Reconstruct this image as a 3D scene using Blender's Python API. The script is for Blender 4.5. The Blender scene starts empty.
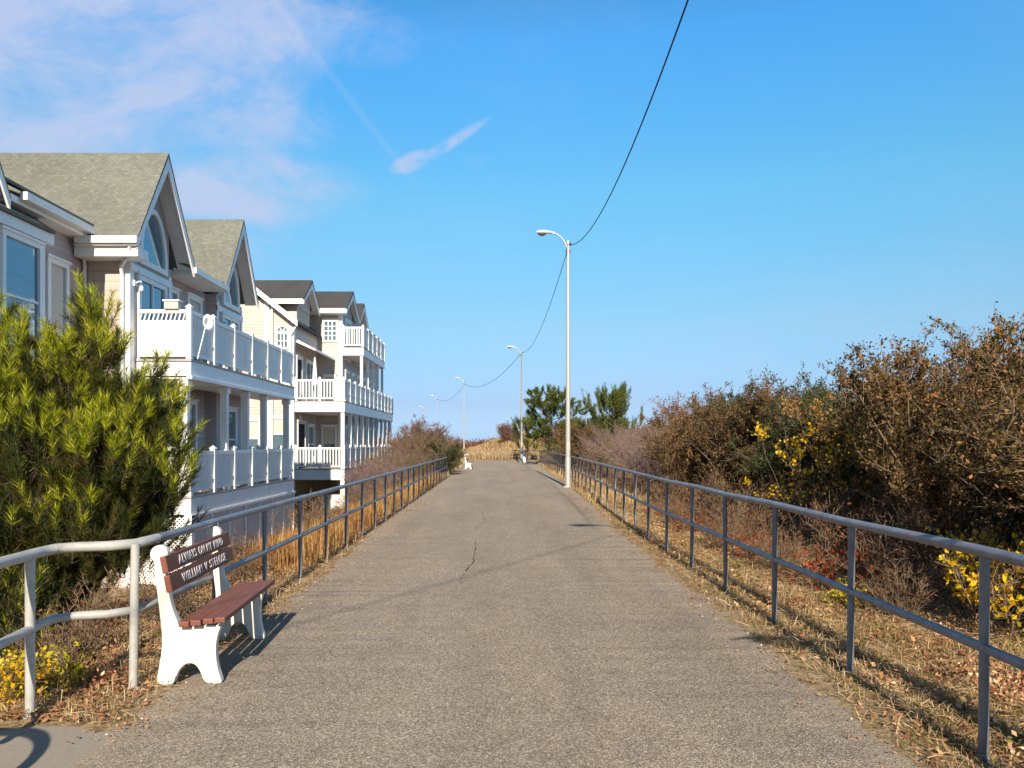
import bpy, math, random
import numpy as np
from mathutils import Vector, Matrix
R = math.radians
SC = bpy.context.scene
COL = SC.collection

# ------------------------------------------------------------------ camera
F = 760.0
cd = bpy.data.cameras.new('camera'); cam = bpy.data.objects.new('camera', cd); COL.objects.link(cam)
cam.location = (0, 0, 1.6); cam.rotation_euler = (R(90), 0, 0)
cd.sensor_width = 36; cd.lens = F / 1024 * 36
cd.shift_x = 12 / 1024; cd.shift_y = 59 / 1024
cd.clip_start = 0.05; cd.clip_end = 3000
SC.camera = cam
# ------------------------------------------------------------------ exposure
SC.view_settings.view_transform = 'Standard'; SC.view_settings.look = 'None'
SC.view_settings.gamma = 1; SC.view_settings.exposure = 0.75
SC.cycles.max_bounces = 6; SC.cycles.transparent_max_bounces = 8
# ------------------------------------------------------------------ sun
SUN_EL = R(30)
sdir = Vector((-0.025, 1.0, -math.tan(SUN_EL))).normalized()
sl = bpy.data.lights.new('sun', 'SUN'); so = bpy.data.objects.new('sun', sl); COL.objects.link(so)
sl.energy = 5.0; sl.angle = R(0.53); sl.color = (1.0, 0.875, 0.70)
so.rotation_euler = sdir.to_track_quat('-Z', 'Y').to_euler(); so.location = (0, -20, 30)
# ------------------------------------------------------------------ world
W = bpy.data.worlds.new('World'); SC.world = W; W.use_nodes = True
nt = W.node_tree; N = nt.nodes; L = nt.links; N.clear()
def wn(t, **k):
    n = N.new(t)
    for a, b in k.items(): setattr(n, a, b)
    return n
def wm(op, a, b=None, c=None):
    n = N.new('ShaderNodeMath'); n.operation = op
    for i, v in enumerate((a, b, c)):
        if v is None: continue
        if isinstance(v, (int, float)): n.inputs[i].default_value = v
        else: L.new(v, n.inputs[i])
    return n.outputs[0]
def wdot(v, d):
    n = N.new('ShaderNodeVectorMath'); n.operation = 'DOT_PRODUCT'
    L.new(v, n.inputs[0]); n.inputs[1].default_value = d; return n.outputs['Value']
def wmap(v, a, b, c=0.0, d=1.0):
    n = N.new('ShaderNodeMapRange'); n.interpolation_type = 'SMOOTHSTEP'; L.new(v, n.inputs[0])
    for i, q in enumerate((a, b, c, d)): n.inputs[1 + i].default_value = q
    return n.outputs[0]
out = wn('ShaderNodeOutputWorld'); bg = wn('ShaderNodeBackground'); bg.inputs[1].default_value = 0.113
sky = wn('ShaderNodeTexSky', sky_type='NISHITA', sun_disc=False, sun_elevation=SUN_EL, sun_rotation=R(180))
sky.altitude = 0; sky.air_density = 1.0; sky.dust_density = 0.25; sky.ozone_density = 1.6
hsv = wn('ShaderNodeHueSaturation'); hsv.inputs['Saturation'].default_value = 1.0; hsv.inputs['Value'].default_value = 1.0
L.new(sky.outputs[0], hsv.inputs['Color'])
tc = wn('ShaderNodeTexCoord'); D = tc.outputs['Generated']
sep = wn('ShaderNodeSeparateXYZ'); L.new(D, sep.inputs[0])
tint = wn('ShaderNodeValToRGB'); te = tint.color_ramp.elements
for _ in range(4): te.new(0.5)
for i_, (a_, c_) in enumerate([(0.0, (.25, .40, .84)), (0.05, (.276, .354, .58)), (0.147, (.41, .55, .607)), (0.305, (.435, .86, .885)), (0.468, (.35, 1.0, 1.28)), (0.72, (.30, .42, .50))]):
    te[i_].position = a_; te[i_].color = (*c_, 1)
L.new(sep.outputs[2], tint.inputs[0])
tm = wn('ShaderNodeMix', data_type='RGBA', blend_type='MULTIPLY'); tm.inputs['Factor'].default_value = 1.0; tm.clamp_result = False
L.new(hsv.outputs[0], tm.inputs['A']); L.new(tint.outputs[0], tm.inputs['B'])
# dims sky round the sun; adds unseen brightness at right to light house fronts
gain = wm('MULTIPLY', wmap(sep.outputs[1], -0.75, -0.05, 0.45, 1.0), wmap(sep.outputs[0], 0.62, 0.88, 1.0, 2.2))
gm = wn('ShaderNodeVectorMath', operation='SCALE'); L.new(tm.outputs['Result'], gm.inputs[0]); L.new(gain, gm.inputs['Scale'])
yy = wm('MAXIMUM', sep.outputs[1], 0.05)
az = wm('DIVIDE', sep.outputs[0], yy)        # tangent of azimuth from the path direction
el = wm('DIVIDE', sep.outputs[2], yy)
comb = wn('ShaderNodeCombineXYZ'); L.new(az, comb.inputs[0]); L.new(wm('MULTIPLY', el, 1.7), comb.inputs[1])
def cloud(scale, detail, rough, dist=0.0, off=(0, 0, 0)):
    m = wn('ShaderNodeMapping'); L.new(comb.outputs[0], m.inputs[0]); m.inputs['Location'].default_value = off
    n = wn('ShaderNodeTexNoise'); L.new(m.outputs[0], n.inputs['Vector'])
    n.inputs['Scale'].default_value = scale; n.inputs['Detail'].default_value = detail
    n.inputs['Roughness'].default_value = rough; n.inputs['Distortion'].default_value = dist
    return n.outputs['Fac']
c1 = cloud(3.6, 9, 0.62, 0.45, (1.3, 0.2, 0)); 
fwd = wmap(sep.outputs[1], 0.1, 0.4)
# a big soft bank up to the left, thinning to the right and towards the horizon
edge = wm('ADD', az, wm('MULTIPLY', el, -0.25))
bias = wmap(edge, -0.70, -0.10, 0.50, 0.0)
low = wmap(el, 0.16, 0.40, -0.20, 0.0)
bank = wmap(wm('ADD', wm('ADD', c1, bias), low), 0.60, 0.95)
wis = cloud(5.0, 8, 0.62, 0.6, (4.1, 7.7, 0))
def blob(u, v, ru, rv, tilt=0.0):
    a0 = (u - 500) / F; e0 = (443 - v) / F
    da = wm('ADD', az, -a0); de = wm('ADD', wm('ADD', el, -e0), wm('MULTIPLY', da, -tilt))
    q = wm('ADD', wm('POWER', wm('DIVIDE', wm('ABSOLUTE', da), ru / F), 2), wm('POWER', wm('DIVIDE', wm('ABSOLUTE', de), rv / F), 2))
    return wmap(q, 1.0, 0.0)
tail = wm('MULTIPLY', wm('MAXIMUM', blob(450, 143, 46, 9, 0.62), blob(412, 162, 26, 13, 0.3)), wmap(cloud(11.0, 8, 0.62, 0.8, (3.3, 5.7, 0)), 0.22, 0.60))
puff = wm('MULTIPLY', blob(372, 40, 60, 34), wmap(wis, 0.38, 0.75, 0, 0.55))
lowb = wm('MULTIPLY', blob(255, 190, 130, 42, -0.02), wmap(c1, 0.30, 0.58))
faint = wm('MULTIPLY', wmap(cloud(1.7, 6, 0.6, 0.5, (2.2, 3.1, 0)), 0.47, 0.75), 0.16)
a1, a2 = Vector(((285 - 500) / F, 1, (443 - 15) / F)).normalized(), Vector(((398 - 500) / F, 1, (443 - 162) / F)).normalized()
pn = a1.cross(a2).normalized(); mid = (a1 + a2).normalized()
trail = wm('MULTIPLY', wmap(wm('ABSOLUTE', wdot(D, pn)), 0.007, 0.0005, 0.0, 0.11), wmap(wdot(D, mid), 0.9885, 0.9955))
bank = wm('MULTIPLY', bank, wmap(cloud(6.5, 8, 0.6, 0.5, (9.1, 2.7, 0)), 0.30, 0.62, 0.40, 1.15))
s = wm('ADD', wm('MULTIPLY', bank, 0.78), wm('MULTIPLY', lowb, 0.85)); s = wm('ADD', s, wm('MULTIPLY', tail, 0.8))
s = wm('ADD', s, puff); s = wm('ADD', s, faint); s = wm('ADD', s, trail)
s = wm('MINIMUM', wm('MULTIPLY', s, fwd), 0.86)
mx = wn('ShaderNodeMix', data_type='RGBA'); L.new(s, mx.inputs['Factor'])
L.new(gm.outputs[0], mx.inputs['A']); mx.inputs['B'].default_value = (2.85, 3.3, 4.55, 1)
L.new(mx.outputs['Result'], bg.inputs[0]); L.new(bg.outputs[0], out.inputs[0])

# ------------------------------------------------------------------ materials
def mat(name, col, rough=0.7, spec=0.3, metal=0.0):
    m = bpy.data.materials.new(name); m.use_nodes = True
    p = m.node_tree.nodes['Principled BSDF']
    p.inputs['Base Color'].default_value = (*col, 1); p.inputs['Roughness'].default_value = rough
    p.inputs['Specular IOR Level'].default_value = spec; p.inputs['Metallic'].default_value = metal
    return m
class NB:
    """small node-building helper on one material"""
    def __init__(s, m): s.m = m; s.t = m.node_tree; s.p = s.t.nodes['Principled BSDF']
    def n(s, t, **k):
        q = s.t.nodes.new(t)
        for a, b in k.items(): setattr(q, a, b)
        return q
    def l(s, a, b): s.t.links.new(a, b)
    def pos(s): return s.n('ShaderNodeNewGeometry').outputs['Position']
    def obj(s): return s.n('ShaderNodeTexCoord').outputs['Object']
    def noise(s, v, sc, det=4, ro=0.5, scale=None, dist=0):
        if scale:
            mp = s.n('ShaderNodeMapping'); mp.inputs['Scale'].default_value = scale; s.l(v, mp.inputs[0]); v = mp.outputs[0]
        q = s.n('ShaderNodeTexNoise'); s.l(v, q.inputs['Vector'])
        q.inputs['Scale'].default_value = sc; q.inputs['Detail'].default_value = det; q.inputs['Roughness'].default_value = ro
        q.inputs['Distortion'].default_value = dist
        return q.outputs['Fac']
    def ramp(s, v, stops, interp='LINEAR'):
        q = s.n('ShaderNodeValToRGB'); q.color_ramp.interpolation = interp; e = q.color_ramp.elements
        while len(e) < len(stops): e.new(0.5)
        for i, (a, c) in enumerate(stops):
            e[i].position = a; e[i].color = (*c, 1) if len(c) == 3 else c
        s.l(v, q.inputs[0]); return q.outputs[0]
    def mix(s, f, a, b, bt='MIX'):
        q = s.n('ShaderNodeMix', data_type='RGBA', blend_type=bt)
        for v, i in ((f, 'Factor'), (a, 'A'), (b, 'B')):
            if isinstance(v, (int, float)): q.inputs[i].default_value = v
            elif isinstance(v, tuple): q.inputs[i].default_value = (*v, 1)
            else: s.l(v, q.inputs[i])
        return q.outputs['Result']
    def math(s, op, a, b=0.0):
        q = s.n('ShaderNodeMath', operation=op)
        for i, v in enumerate((a, b)):
            if isinstance(v, (int, float)): q.inputs[i].default_value = v
            else: s.l(v, q.inputs[i])
        return q.outputs[0]
    def bump(s, h, st, dist):
        q = s.n('ShaderNodeBump'); q.inputs['Strength'].default_value = st; q.inputs['Distance'].default_value = dist
        s.l(h, q.inputs['Height']); s.l(q.outputs[0], s.p.inputs['Normal'])
    def base(s, c): s.l(c, s.p.inputs['Base Color'])

def paint(name, col, rough=0.5, dirt=0.12, sc=3.0, streak=True):
    m = mat(name, col, rough, 0.35); b = NB(m); v = b.pos()
    a = b.noise(v, sc, 6, 0.65, (1, 1, 0.35) if streak else None)
    c = b.mix(b.ramp(a, [(0.42, (0, 0, 0)), (0.8, (1, 1, 1))]), col, tuple(x * (1 - dirt * k) for x, k in zip(col, (2.0, 2.2, 2.8))))
    b.base(c); b.bump(b.noise(v, 40, 3), 0.08, 0.01); return m
def siding(name, col, pitch=0.115):
    m = mat(name, col, 0.62, 0.25); b = NB(m); v = b.pos()
    sp = b.n('ShaderNodeSeparateXYZ'); b.l(v, sp.inputs[0])
    fr = b.math('FRACT', b.math('DIVIDE', sp.outputs[2], pitch))
    h = b.math('SUBTRACT', 1.0, fr)
    gap = b.ramp(fr, [(0.0, (0.62, 0.62, 0.62)), (0.10, (1, 1, 1))])
    a = b.noise(v, 1.1, 6, 0.6, (1, 1, 2.2))
    c = b.mix(a, tuple(x * 0.86 for x in col), tuple(min(1, x * 1.1) for x in col))
    b.base(b.mix(1.0, c, gap, 'MULTIPLY')); b.bump(h, 0.9, 0.012); return m
def shingle(name, c1, c2, c3):
    m = mat(name, c1, 0.92, 0.15); b = NB(m); v = b.pos()
    mp = b.n('ShaderNodeMapping'); b.l(v, mp.inputs[0])
    sp = b.n('ShaderNodeSeparateXYZ'); b.l(v, sp.inputs[0])
    cb = b.n('ShaderNodeCombineXYZ'); b.l(b.math('ADD', sp.outputs[0], b.math('MULTIPLY', sp.outputs[1], 0.31)), cb.inputs[0]); b.l(sp.outputs[2], cb.inputs[1])
    br = b.n('ShaderNodeTexBrick'); b.l(cb.outputs[0], br.inputs['Vector'])
    br.inputs['Scale'].default_value = 1.0; br.inputs['Brick Width'].default_value = 0.10; br.inputs['Row Height'].default_value = 0.06
    br.inputs['Mortar Size'].default_value = 0.004; br.inputs['Mortar Smooth'].default_value = 0.4
    br.inputs['Color1'].default_value = (*c1, 1); br.inputs['Color2'].default_value = (*c2, 1); br.inputs['Mortar'].default_value = (*c3, 1)
    a = b.noise(v, 9, 6, 0.75); a2 = b.noise(v, 0.7, 4, 0.6)
    c = b.mix(b.ramp(a, [(0.35, (0, 0, 0)), (0.7, (1, 1, 1))]), br.outputs['Color'], c2)
    c = b.mix(b.ramp(a2, [(0.3, (0.78, 0.78, 0.78)), (0.7, (1.12, 1.12, 1.12))]), (0, 0, 0), c) if False else b.mix(1.0, c, b.ramp(a2, [(0.3, (0.8, 0.8, 0.78)), (0.7, (1, 1, 1))]), 'MULTIPLY')
    b.base(c); b.bump(br.outputs['Fac'], 0.5, 0.01); return m
def leafmat(name, cols, trans=0.35, rough=0.55, patch=0.8):
    """one colour per leaf, plus larger patches by place"""
    m = mat(name, cols[0], rough, 0.25); b = NB(m)
    g = b.n('ShaderNodeNewGeometry'); o = b.n('ShaderNodeObjectInfo')
    nz = b.noise(g.outputs['Position'], patch, 3, 0.6)
    t = b.math('ADD', b.math('MULTIPLY', g.outputs['Random Per Island'], 0.62), b.math('MULTIPLY', b.math('SUBTRACT', nz, 0.30), 0.95))
    t = b.math('ADD', t, b.math('MULTIPLY', b.math('SUBTRACT', o.outputs['Random'], 0.5), 0.18))
    k = len(cols)
    c = b.ramp(t, [(0.08 + 0.84 * i / (k - 1), cols[i]) for i in range(k)])
    b.base(c)
    tr = b.n('ShaderNodeBsdfTranslucent'); b.l(c, tr.inputs[0])
    ms = b.n('ShaderNodeMixShader'); ms.inputs[0].default_value = trans
    b.l(b.p.outputs[0], ms.inputs[1]); b.l(tr.outputs[0], ms.inputs[2])
    b.l(ms.outputs[0], b.t.nodes['Material Output'].inputs[0]); return m

M = {}
M['white'] = paint('white_vinyl', (0.80, 0.80, 0.79), 0.42, 0.05)
M['bench_white'] = paint('bench_white_paint', (0.72, 0.70, 0.64), 0.55, 0.14, 7)
M['siding1'] = siding('mauve_siding', (0.46, 0.395, 0.39))
M['siding1s'] = siding('beige_siding', (0.50, 0.405, 0.36), 0.2)
M['siding2'] = siding('cream_siding', (0.50, 0.44, 0.40), 0.14)
M['shingle1'] = shingle('weathered_shingle', (0.235, 0.245, 0.21), (0.155, 0.16, 0.145), (0.10, 0.10, 0.09))
M['shingle2'] = shingle('charcoal_shingle', (0.085, 0.085, 0.088), (0.06, 0.06, 0.064), (0.035, 0.035, 0.035))
M['deckboard'] = paint('grey_deck_board', (0.36, 0.35, 0.34), 0.7, 0.15)
M['dark'] = mat('dark_interior', (0.02, 0.02, 0.022), 0.8)
M['blind'] = paint('cream_blind', (0.55, 0.51, 0.43), 0.7, 0.05)
M['door'] = mat('dark_door_paint', (0.06, 0.055, 0.055), 0.45)
M['black'] = mat('black_metal', (0.025, 0.025, 0.028), 0.45, 0.4, 0.3)
M['bush_ground'] = None
g = mat('window_glass', (0.20, 0.31, 0.38), 0.06, 0.9, 0.6); M['glass'] = g
b = NB(g); b.bump(b.noise(b.pos(), 1.7, 2), 0.05, 0.05)
# galvanised fence tube under old grey-blue paint
m = mat('grey_rail_paint', (0.22, 0.25, 0.29), 0.42, 0.5, 0.25); b = NB(m); v = b.pos(); M['rail'] = m
a = b.noise(v, 7, 7, 0.7); a2 = b.noise(v, 60, 3, 0.6)
c = b.mix(b.ramp(a, [(0.38, (0, 0, 0)), (0.72, (1, 1, 1))]), (0.135, 0.15, 0.185), (0.25, 0.26, 0.29))
c = b.mix(b.ramp(b.noise(v, 16, 8, 0.8), [(0.60, (0, 0, 0)), (0.68, (0.85, 0.85, 0.85))]), c, (0.17, 0.115, 0.08))
b.base(c); b.bump(a2, 0.15, 0.003)
m = mat('light_rail_paint', (0.50, 0.50, 0.48), 0.5, 0.4, 0.1); b = NB(m); v = b.pos(); M['rail_light'] = m
a = b.noise(v, 9, 7, 0.7); a2 = b.noise(v, 55, 3, 0.6)
c = b.mix(b.ramp(a, [(0.4, (0, 0, 0)), (0.7, (1, 1, 1))]), (0.43, 0.42, 0.39), (0.31, 0.31, 0.30))
c = b.mix(b.ramp(b.noise(v, 18, 8, 0.8), [(0.60, (0, 0, 0)), (0.68, (0.85, 0.85, 0.85))]), c, (0.25, 0.18, 0.12)); b.base(c); b.bump(a2, 0.15, 0.003)
m = mat('brushed_aluminium', (0.62, 0.62, 0.60), 0.45, 0.5, 0.35); b = NB(m); M['alu'] = m
a = b.noise(b.pos(), 5, 5, 0.6, (1, 1, 0.12)); b.base(b.mix(a, (0.33, 0.33, 0.32), (0.52, 0.51, 0.48)))
M['lampglass'] = mat('lamp_lens', (0.10, 0.11, 0.12), 0.15, 0.7)
M['wire'] = mat('wire_sheath', (0.03, 0.035, 0.04), 0.6)
# brown bench boards
m = mat('brown_board', (0.17, 0.055, 0.035), 0.5, 0.35); b = NB(m); M['board'] = m; v = b.obj()
a = b.noise(v, 5, 6, 0.65, (9, 0.6, 9), 0.4); c = b.mix(a, (0.115, 0.036, 0.024), (0.235, 0.085, 0.055)); b.base(c); b.bump(a, 0.25, 0.004)
M['letter'] = mat('letter_paint', (0.66, 0.62, 0.62), 0.6)
# asphalt: exposed aggregate
m = mat('worn_asphalt', (0.2, 0.18, 0.16), 0.86, 0.25); b = NB(m); v = b.pos(); M['asphalt'] = m
vo = b.n('ShaderNodeTexVoronoi'); vo.inputs['Scale'].default_value = 150; b.l(v, vo.inputs['Vector'])
sc_ = b.n('ShaderNodeSeparateColor'); b.l(vo.outputs['Color'], sc_.inputs[0])
st = b.ramp(sc_.outputs[0], [(0.0, (0.14, 0.116, 0.092)), (0.3, (0.235, 0.197, 0.155)), (0.65, (0.335, 0.285, 0.227)), (0.88, (0.48, 0.412, 0.334)), (1.0, (0.74, 0.66, 0.56))])
vo2 = b.n('ShaderNodeTexVoronoi'); vo2.inputs['Scale'].default_value = 70; b.l(v, vo2.inputs['Vector'])
s2 = b.n('ShaderNodeSeparateColor'); b.l(vo2.outputs['Color'], s2.inputs[0])
st = b.mix(b.ramp(s2.outputs[1], [(0.80, (0, 0, 0)), (0.98, (0.5, 0.5, 0.5))]), st, (0.48, 0.40, 0.31))
st = b.mix(b.ramp(s2.outputs[2], [(0.82, (0, 0, 0)), (0.96, (0.5, 0.5, 0.5))]), st, (0.12, 0.10, 0.08))
big = b.noise(v, 0.55, 5, 0.6, (1.4, 0.5, 1)); med = b.noise(v, 3.2, 5, 0.65)
st = b.mix(1.0, st, b.ramp(big, [(0.3, (0.84, 0.83, 0.83)), (0.7, (1.08, 1.05, 1.02))]), 'MULTIPLY')
st = b.mix(1.0, st, b.ramp(med, [(0.3, (0.90, 0.90, 0.90)), (0.7, (1.07, 1.07, 1.07))]), 'MULTIPLY')
lane = b.noise(v, 0.9, 5, 0.55, (1.6, 0.09, 1)); st = b.mix(1.0, st, b.ramp(lane, [(0.3, (0.90, 0.89, 0.88)), (0.7, (1.08, 1.09, 1.10))]), 'MULTIPLY')
spots = b.noise(v, 1.6, 8, 0.75, (1, 0.8, 1), 0.8); st = b.mix(b.ramp(spots, [(0.60, (0, 0, 0)), (0.72, (0.35, 0.35, 0.35))]), st, (0.13, 0.105, 0.085))
sandy = b.noise(v, 0.7, 8, 0.7, (1.3, 0.5, 1), 0.5); st = b.mix(b.ramp(sandy, [(0.58, (0, 0, 0)), (0.75, (0.30, 0.30, 0.30))]), st, (0.44, 0.36, 0.27))
# a sandy dusting along both edges, which has its own ragged shape
sp = b.n('ShaderNodeSeparateXYZ'); b.l(v, sp.inputs[0])
ex = b.math('ADD', b.math('ABSOLUTE', sp.outputs[0]), b.math('MULTIPLY', b.math('SUBTRACT', med, 0.5), 0.9))
st = b.mix(b.ramp(b.math('DIVIDE', ex, 3.0), [(0.60, (0, 0, 0)), (0.74, (0.55, 0.55, 0.55))]), st, (0.37, 0.305, 0.225))
b.base(st); hh = b.math('ADD', vo.outputs['Distance'], b.math('MULTIPLY', vo2.outputs['Distance'], 0.5))
b.bump(hh, 0.9, 0.008)
m = mat('smooth_grey_asphalt', (0.15, 0.145, 0.14), 0.85, 0.25); b = NB(m); v = b.pos(); M['pad'] = m
a = b.noise(v, 60, 4, 0.7); a2 = b.noise(v, 1.8, 5, 0.6)
c = b.mix(a, (0.16, 0.14, 0.115), (0.36, 0.315, 0.26)); c = b.mix(b.ramp(a2, [(0.45, (0, 0, 0)), (0.75, (0.6, 0.6, 0.6))]), c, (0.25, 0.22, 0.18)); b.base(c); b.bump(a, 0.4, 0.004)
m = mat('crack', (0.03, 0.027, 0.025), 0.95); M['crack'] = m
M['sand_crack'] = mat('pale_scratch', (0.42, 0.38, 0.32), 0.9)
# sandy ground with duff
m = mat('sandy_duff', (0.2, 0.15, 0.09), 0.95, 0.1); b = NB(m); v = b.pos(); M['ground'] = m
a = b.noise(v, 1.3, 7, 0.65); a2 = b.noise(v, 14, 6, 0.7); a3 = b.noise(v, 0.25, 4, 0.5)
c = b.ramp(a2, [(0.28, (0.09, 0.055, 0.032)), (0.45, (0.24, 0.16, 0.09)), (0.6, (0.42, 0.30, 0.175)), (0.8, (0.56, 0.44, 0.28))])
c = b.mix(b.ramp(a, [(0.42, (0, 0, 0)), (0.62, (0.75, 0.75, 0.75))]), c, (0.36, 0.29, 0.20))
c = b.mix(b.ramp(a3, [(0.5, (0, 0, 0)), (0.7, (0.5, 0.5, 0.5))]), c, (0.13, 0.12, 0.045))
b.base(c); b.bump(a2, 0.9, 0.05)
def bark(name, c1, c2):
    m = mat(name, c1, 0.85, 0.15); b = NB(m); a = b.noise(b.obj(), 12, 6, 0.7, (1, 1, 0.3)); b.base(b.mix(a, c1, c2)); b.bump(a, 0.5, 0.01); return m
M['bark_grey'] = bark('grey_twig_bark', (0.06, 0.045, 0.038), (0.20, 0.155, 0.13))
M['bark_mauve'] = bark('mauve_twig_bark', (0.13, 0.085, 0.082), (0.31, 0.235, 0.215))
M['bark_tan'] = bark('tan_twig_bark', (0.09, 0.06, 0.038), (0.29, 0.21, 0.14))
M['bark_dark'] = bark('dark_bark', (0.05, 0.035, 0.027), (0.15, 0.11, 0.085))
M['l_olive'] = leafmat('olive_brown_leaves', [(0.016, 0.020, 0.007), (0.05, 0.045, 0.014), (0.15, 0.105, 0.032), (0.34, 0.15, 0.055), (0.32, 0.24, 0.075)])
M['l_russet'] = leafmat('russet_leaves', [(0.05, 0.024, 0.016), (0.14, 0.052, 0.028), (0.26, 0.10, 0.048), (0.36, 0.20, 0.09)])
M['l_red'] = leafmat('red_leaves', [(0.13, 0.02, 0.010), (0.28, 0.035, 0.015), (0.38, 0.08, 0.022), (0.40, 0.18, 0.03)], patch=3)
M['l_green'] = leafmat('dark_green_leaves', [(0.018, 0.035, 0.010), (0.045, 0.075, 0.018), (0.09, 0.115, 0.028), (0.14, 0.15, 0.04)])
M['l_yellow'] = leafmat('yellow_leaves', [(0.55, 0.30, 0.012), (0.78, 0.47, 0.012), (0.86, 0.60, 0.02), (0.62, 0.50, 0.03)], 0.45, patch=4)
M['l_lime'] = leafmat('yellow_green_leaves', [(0.25, 0.26, 0.02), (0.55, 0.48, 0.02), (0.72, 0.58, 0.03), (0.30, 0.34, 0.03)], 0.45, patch=4)
M['l_orange'] = leafmat('orange_leaves', [(0.30, 0.10, 0.03), (0.50, 0.24, 0.05), (0.62, 0.40, 0.10)], 0.4)
M['needle_lit'] = leafmat('lit_pine_needles', [(0.12, 0.17, 0.010), (0.28, 0.33, 0.014), (0.52, 0.53, 0.022), (0.70, 0.62, 0.07)], 0.35, 0.5, 2.0)  # bright set for upper outer shoots, sunlight put into the colour
M['needle'] = leafmat('pine_needles', [(0.010, 0.020, 0.005), (0.022, 0.040, 0.008), (0.045, 0.065, 0.010), (0.075, 0.085, 0.014), (0.16, 0.085, 0.03)], 0.3, 0.5, 1.3)  # dark set for inner and lower shoots, shade put into the colour
M['needle_far'] = leafmat('far_pine_needles', [(0.035, 0.055, 0.014), (0.075, 0.11, 0.020), (0.15, 0.18, 0.028), (0.24, 0.24, 0.04)], 0.3, 0.5, 0.5)
M['straw'] = leafmat('straw_blades', [(0.22, 0.13, 0.055), (0.40, 0.26, 0.12), (0.58, 0.43, 0.23), (0.70, 0.57, 0.36)], 0.3, 0.7, 0.9)
M['gold'] = leafmat('golden_blades', [(0.17, 0.075, 0.03), (0.36, 0.16, 0.055), (0.50, 0.29, 0.11), (0.58, 0.44, 0.18)], 0.35, 0.7, 0.9)
M['greengrass'] = leafmat('green_grass_blades', [(0.10, 0.10, 0.025), (0.20, 0.18, 0.045), (0.34, 0.27, 0.08)], 0.3, 0.7, 0.9)
M['litter'] = leafmat('fallen_leaves', [(0.10, 0.04, 0.022), (0.27, 0.11, 0.05), (0.48, 0.25, 0.12), (0.70, 0.52, 0.34)], 0.15, 0.8, 2.5)

# ------------------------------------------------------------------ object helpers
def tag(o, label=None, cat=None, group=None, kind=None):
    if label: o['label'] = label
    if cat: o['category'] = cat
    if group: o['group'] = group
    if kind: o['kind'] = kind
    return o
def empty(name, loc, label, cat, group=None, rz=0.0):
    o = bpy.data.objects.new(name, None); COL.objects.link(o); o.location = loc; o.rotation_euler = (0, 0, rz)
    o.empty_display_size = 0.2
    return tag(o, label, cat, group)
def kids(o): return [c for c in bpy.data.objects if c.parent == o]
def copy_tree(o, parent=None):
    c = o.copy(); COL.objects.link(c); c.parent = parent
    for ch in kids(o): copy_tree(ch, c)
    return c
def npmesh(name, V, Fq, mt, parent=None, smooth=False):
    """V (n,3), Fq (m,3) or (m,4) int arrays"""
    me = bpy.data.meshes.new(name); V = np.asarray(V, np.float32); Fq = np.asarray(Fq, np.int32)
    me.vertices.add(len(V)); me.vertices.foreach_set('co', V.ravel())
    k = Fq.shape[1]; me.loops.add(Fq.size); me.loops.foreach_set('vertex_index', Fq.ravel())
    me.polygons.add(len(Fq)); me.polygons.foreach_set('loop_start', np.arange(0, Fq.size, k, dtype=np.int32))
    me.polygons.foreach_set('loop_total', np.full(len(Fq), k, np.int32))
    if smooth: me.polygons.foreach_set('use_smooth', np.ones(len(Fq), bool))
    me.update(calc_edges=True); me.materials.append(mt)
    o = bpy.data.objects.new(name, me); COL.objects.link(o); o.parent = parent
    return o
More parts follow.
